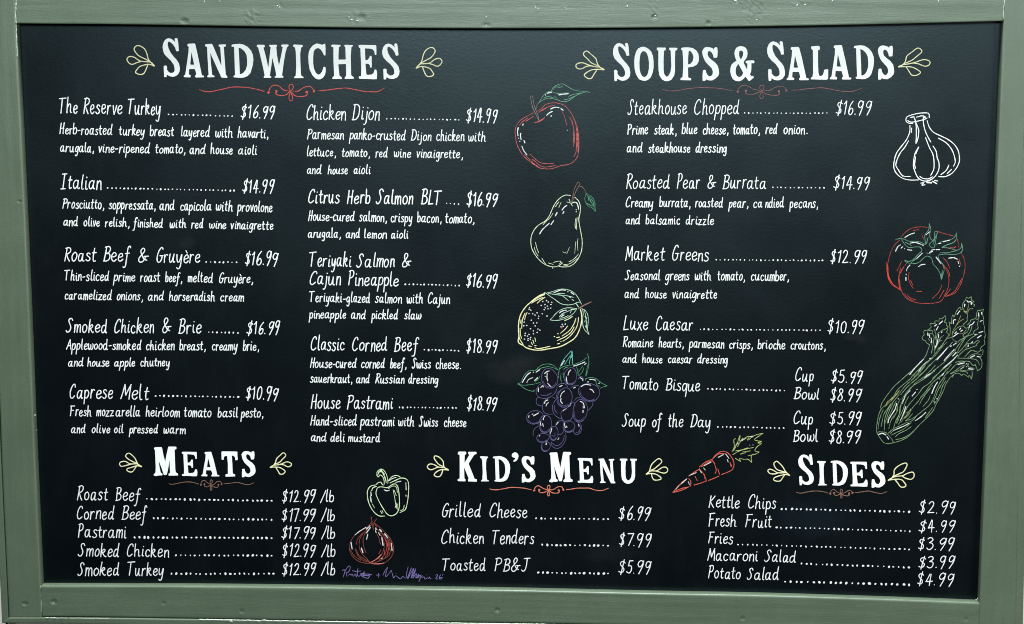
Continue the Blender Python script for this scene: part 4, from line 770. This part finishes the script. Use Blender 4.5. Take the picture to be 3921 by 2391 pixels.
drawing('tomato_drawing', TO, 'ribbed tomato drawn in red chalk with a green star of sepals', [
 ('outline', 'tomato_red', 2.8, '1300,765 1340,720 1400,680 1480,665 1570,670;1640,705 1720,730 1800,750;1830,770 1845,820 1850,860;1290,790 1240,840 1205,910 1185,980 1175,1060 1180,1140 1210,1200 1260,1240 1305,1265;1870,910 1900,970 1908,1050 1890,1140 1860,1220 1810,1290 1730,1320;1360,1005 1310,1070 1285,1150 1300,1240 1330,1310 1380,1355 1450,1380 1540,1387 1640,1380 1690,1355 1720,1300 1750,1230 1755,1150 1735,1080 1690,1020;1310,990 1265,1080;1300,1050 1280,1150 1290,1240 1310,1270;1330,1040 1300,1100;1380,1095 1375,1150 1395,1210 1420,1245;1395,1170 1415,1215;1360,1300 1390,1335 1440,1350;1330,1290 1370,1340 1430,1365;1690,1210 1660,1280 1600,1340;1710,1260 1665,1340;w3.2 1720,1320 1770,1250;w3.2 1740,1315 1810,1270 1880,1150;1700,955 1740,1000 1765,1060;w3.2 1710,1030 1750,1080 1765,1135;1850,965 1870,1030;1770,860 1820,855;1735,860 1760,870;1450,1275 1500,1272;1500,735 1515,780;1420,700 1470,690;1790,880 1820,850'),
 ('red_edge', 'bright_red', 4.0, '1170,1000 1175,1100 1200,1170 1250,1225 1300,1255;w4.6 1180,1040 1185,1120 1220,1200;w3 1290,1160 1296,1240 1310,1270'),
 ('sepals', 'tomato_green', 3.0, '1250,788 1290,775 1330,780 1380,800 1440,800 1490,810 1530,830;1310,785 1340,830 1380,860 1430,855 1480,855 1500,880 1490,910;1570,632 1585,690 1575,730 1580,770 1610,800;1570,632 1565,690 1530,740 1530,780 1535,830;1620,710 1640,705 1648,720 1640,740 1620,850 1595,860 1570,830 1610,790 1622,740 1620,710;1635,745 1605,830;1640,830 1700,800 1760,790 1810,760 1825,720;1825,720 1828,770 1800,810 1740,835 1690,860;1690,860 1760,865 1830,885 1870,860 1875,820;1875,820 1885,870 1865,910 1800,925 1720,920 1660,930;1655,930 1660,970 1700,1020 1710,1070 1700,1110 1685,1160;1685,1160 1670,1100 1640,1050 1610,1020 1590,960 1550,940 1520,955;1500,890 1460,930 1420,970 1380,990 1335,980;1335,980 1360,1000 1410,1012 1470,1000 1520,955;w3.6 1380,990 1440,975;w3.6 1400,1000 1450,960;w4.6 1695,1080 1685,1140;w3.6 1700,850 1760,825;w3.2 1670,910 1760,905 1850,880;1560,760 1545,820;1345,810 1400,840;1540,910 1580,920'),
 ('highlight', 'highlight_white', 4.3, '1340,765 1380,740 1430,722;1252,895 1275,850 1300,835;1305,865 1320,852;w3.4 1338,870 1339,872;1365,880 1405,885;1390,818 1440,812 1495,830;1505,835 1515,838;1540,738 1572,712;1700,805 1760,790;1660,822 1680,818;1590,885 1620,878;1635,880 1668,878;1575,905 1600,895;1450,965 1505,912;1635,950 1680,1010;1755,960 1800,955 1835,970;1842,992 1848,1010;w3.6 1855,1035 1856,1038;1470,1040 1495,1022 1530,1017;1355,1080 1365,1050 1388,1025;w3.6 1352,1112 1352,1116;1350,1140 1350,1168')])
CE = (3330, 1400, 4.698)
CL = (3330, 1130, 4.698)
stalks = '880,-10 720,130 560,270 440,380 350,490 270,600 215,690 195,770;270,720 200,800 160,900 140,1010 125,1110 125,1200;130,1215 190,1310 250,1385 330,1408 430,1390 540,1360 650,1310 740,1240 830,1140 900,1065 980,990 1080,890 1150,800 1200,690 1270,570 1330,450 1370,340 1440,230 1520,160;135,1205 180,1195 240,1200 280,1205 330,1245 360,1280 400,1330 430,1385;960,-10 840,120 720,250 600,350 500,440 440,540 340,650 270,740;1000,0 900,130 760,260 640,370 560,470 500,560 420,660 350,760 300,870 270,990 262,1165;1080,-10 980,110 860,230 740,330 640,430 560,530;1180,0 1080,110 960,220 840,300 760,390 690,470 640,560 590,640 545,760 530,880 470,1000 430,1130;1240,20 1160,100 1060,190 920,280 790,360 700,440 640,520 580,610;1330,40 1250,130 1150,240 1060,330 960,400 880,510 780,620 690,730 640,830 580,950 520,1060;1380,60 1300,180 1180,270 1080,370 1000,480 930,560 880,640 790,740 740,810 700,890 620,960;1400,110 1330,220 1260,320 1200,440 1160,560 1120,650 1060,730 950,820 850,900 760,960 640,1000;1360,220 1300,330 1230,450 1180,580 1140,660;1370,280 1310,380 1280,480 1230,590 1160,700;1130,760 1060,860 1000,940;850,900 770,990 660,1030 540,1090 430,1140 330,1225;750,1030 640,1080 510,1130 420,1180 370,1230;735,1040 620,1140 480,1210 390,1255;745,1105 650,1170 540,1220 460,1285;890,1075 790,1180 690,1260 590,1310 470,1335;245,800 200,900 170,1010 150,1150;380,690 330,770 260,870 230,980 205,1100;420,680 350,820 310,940 270,1050;480,640 430,740 380,850 330,960 315,1050;550,600 500,720 495,830 440,900 380,1000 345,1140;600,620 560,740 540,860 500,960 485,1040;700,560 640,680 600,800 540,920 490,1040;740,780 680,880 610,960 560,1030;770,870 700,950 640,1000;1100,400 1030,470 980,560 930,630 900,700;1130,360 1020,500 920,580;1090,540 1060,620 1010,680 960,740'
leaves = '600,1500 760,1360 900,1230 970,1150 1020,1070 1060,960 1080,900;1080,900 1020,860;1020,860 1000,820 960,810 945,760 980,720;980,720 975,650 1020,640 1070,620 1110,570;1110,570 1085,520 1180,520;1180,520 1175,470 1250,475;1250,475 1255,425 1300,430 1360,372;1360,372 1370,430 1345,490 1390,505;1390,505 1380,550 1410,570 1390,610;1390,610 1405,640 1380,660 1410,700 1430,720 1390,770 1340,850 1300,920 1240,980 1180,1060 1100,1150 1000,1230 900,1330 750,1470;1040,650 1120,640 1130,700 1080,690;1130,700 1160,760 1150,850 1170,960 1160,1050;1160,620 1190,700 1180,800;1050,780 1100,860 1130,950 1110,1050;1330,730 1280,770 1230,860 1180,980;1300,820 1250,840 1200,940;1320,620 1290,660 1230,690 1200,790 1200,900;1400,600 1330,630;1440,730 1450,640 1430,490;1430,490 1475,520;1475,520 1480,400 1500,360;1500,360 1520,400 1560,300 1610,230 1640,225;1640,225 1640,270 1690,240;1670,250 1680,150 1720,100 1740,40;1740,40 1775,60 1800,50 1830,35;1830,35 1830,90 1880,120;1880,120 1840,150 1890,180 1870,210;1860,250 1790,260 1760,340 1760,380 1750,430 1760,460 1690,530 1680,560;1480,770 1490,700 1530,640 1600,580 1680,560 1730,600 1780,590 1760,660 1680,720 1700,770 1610,820 1600,850 1530,830 1490,790;1480,770 1390,790 1300,900 1220,980;1760,540 1800,500 1830,450 1910,430;1910,430 1940,290 1990,280 2050,255;2050,255 2030,340 2050,420 2050,520 2065,580 2060,660 2085,720 2060,800 2070,880 2000,950 2000,1000 2040,990 2030,1080;1910,430 1950,440 1975,360;1960,450 1940,530 1950,600 1880,650 1860,700 1740,760 1650,890 1590,1000 1590,1050;1840,560 1800,680 1690,790 1600,900 1540,980 1450,1050;1590,1050 1690,940 1800,800 1950,700;1590,1140 1600,1100 1700,1000 1820,950 1930,910;1930,910 1920,890 1975,840;1975,840 1940,820 1880,870;1880,870 1830,870 1740,890 1735,970;1590,1140 1700,1140 1830,1150 1920,1170 1980,1260;1770,1130 1830,1080 1910,1060 2000,1075;2000,1075 2010,1100 1990,1130 2020,1200 2010,1310 1940,1365;1940,1365 1900,1250;1900,1250 1860,1270 1790,1200 1700,1200 1560,1250 1440,1370 1350,1450;1540,1215 1640,1190 1720,1200;1710,1120 1780,1040 1840,1000 1950,1030 2000,990;1450,1420 1560,1350 1640,1290 1720,1260 1780,1240;1780,1240 1770,1290 1870,1320;1870,1320 1870,1340 1700,1360 1620,1370 1750,1390 1760,1420;1450,1420 1540,1390 1620,1350 1700,1290;1490,1480 1520,1428 1600,1413 1660,1453;1660,1453 1690,1423 1780,1483;1780,1483 1790,1443 1830,1513;1830,1513 1845,1440 1840,1358;1490,850 1390,970 1260,1100 1130,1220 1000,1360 870,1470;1390,850 1290,950 1180,1090 1060,1200 940,1330 800,1470;1550,1000 1430,1110 1340,1210 1180,1340 1060,1450;1590,1080 1470,1210 1330,1330 1200,1440 1130,1500;1470,1250 1350,1390 1220,1500'
hi = strokes(CL, 4.4, '1045,690 1050,730;1075,720 1080,765;1105,775 1115,860;1300,645 1297,680;1240,715 1238,765;1230,790 1210,880 1180,945;1250,525 1310,472;1165,562 1205,535;1200,630 1232,572;1575,350 1620,290;1505,520 1510,455 1548,450;1705,212 1712,170;1750,105 1775,130 1820,120 1828,172;1955,380 1962,325;2010,315 2012,345;1990,478 2027,460;1880,485 1845,530 1800,550 1788,590;1970,680 2035,660;1892,710 1935,712;1937,775 2005,730;1820,880 1852,845;1775,900 1770,930;1500,755 1590,690;1535,695 1562,665;1620,625 1637,600;1640,655 1668,635;w5 1210,1168 1280,1090 1340,1020 1395,955;1340,1180 1430,1080 1520,985;1495,1100 1555,1040;1320,1320 1430,1230 1520,1150 1580,1080;1505,905 1555,868;1450,925 1470,920;720,1435 820,1310 965,1160;w4.8 885,1375 950,1280 1035,1200;w5 1085,1145 1095,1148;1590,1252 1700,1225;1645,1330 1690,1300;1780,1330 1850,1335;1815,1125 1890,1092;1935,1110 1978,1118;1300,1450 1330,1415;w4 980,1500 1050,1440 1105,1410;1740,1290 1741,1292;1745,1235 1746,1237')
strokes(CE, 4.2, '825,480 765,550;485,685 460,780 400,880 345,970 332,1030;650,740 620,840 580,940 550,1000;1010,845 930,920 825,995;w4.8 725,455 660,520 615,610 583,690;w4.8 1220,300 1165,390 1118,505;1250,242 1252,244;850,432 852,434;1165,660 1166,661;1210,597 1211,599;w3.6 710,1040 600,1100 430,1170;w4.6 158,1245 190,1232 230,1222 290,1252;w4.6 312,1283 340,1325;515,602 516,603;w3 1145,95 1160,110', hi)
ol = strokes(CL, 2.3, '1640,370 1600,470 1540,580 1500,640 1480,760;1690,435 1620,480 1570,540;1780,160 1770,230 1740,340;w3.4 1690,260 1720,320 1750,330;w4 1700,300 1740,300;1600,700 1680,690 1740,620')
strokes(CE, 2.5, '540,440 440,580 380,650;650,860 720,820 740,790;520,460 420,590 300,720;490,770 480,850 430,950;700,840 660,900 600,960;w4 530,455 480,530 400,600 330,650 275,740', ol)
drawing('celery_drawing', CE, 'bunch of celery drawn in fine green chalk lines beside the right post', [
 ('outline', 'celery_green', 2.9, stalks), ('leafy_top', 'celery_green', 2.4, strokes(CL, 2.8, leaves)), ('olive_lines', 'olive', 2.4, ol), ('highlight', 'highlight_white', 4.2, hi)])
SI = (1300, 2160, 4.928)
drawing('signature', SI, 'painters\' signature scribbled in violet chalk under the onion', [
 ('outline', 'signature_violet', 2.6, '50,130 90,110 100,150 70,250;70,250 120,110 170,45 200,50 195,110 150,170 130,160 140,240;170,215 200,190 220,215 240,190 260,235 300,190 320,250 350,80;350,80 335,210 380,230 410,185 420,235 470,140 450,230 500,190 520,230 560,200 610,200;245,130 300,140 410,135;w3 400,180 470,190 560,195 580,200 540,270 500,265 430,235 560,215;700,212 755,212;735,180 735,250;820,215 860,130 910,60;910,60 880,160 870,245 920,200 975,120;975,120 1000,200 1020,270 1045,230 1080,235 1150,285 1190,240 1240,270;1065,182 1067,184;1295,55 1270,160 1260,240 1280,265;w3 1280,265 1360,70 1310,200 1290,280 1400,80 1350,270 1440,90 1380,270 1450,180 1440,270 1500,190 1470,270 1530,210 1500,330;1500,330 1560,210 1550,250 1600,250 1610,290 1660,265 1690,270 1700,240 1710,285 1730,275;1645,205 1647,206;1815,215 1840,200 1850,225 1815,280 1860,285;1910,205 1880,250 1890,285 1930,280 1935,255 1890,258;1955,190 1945,215')])
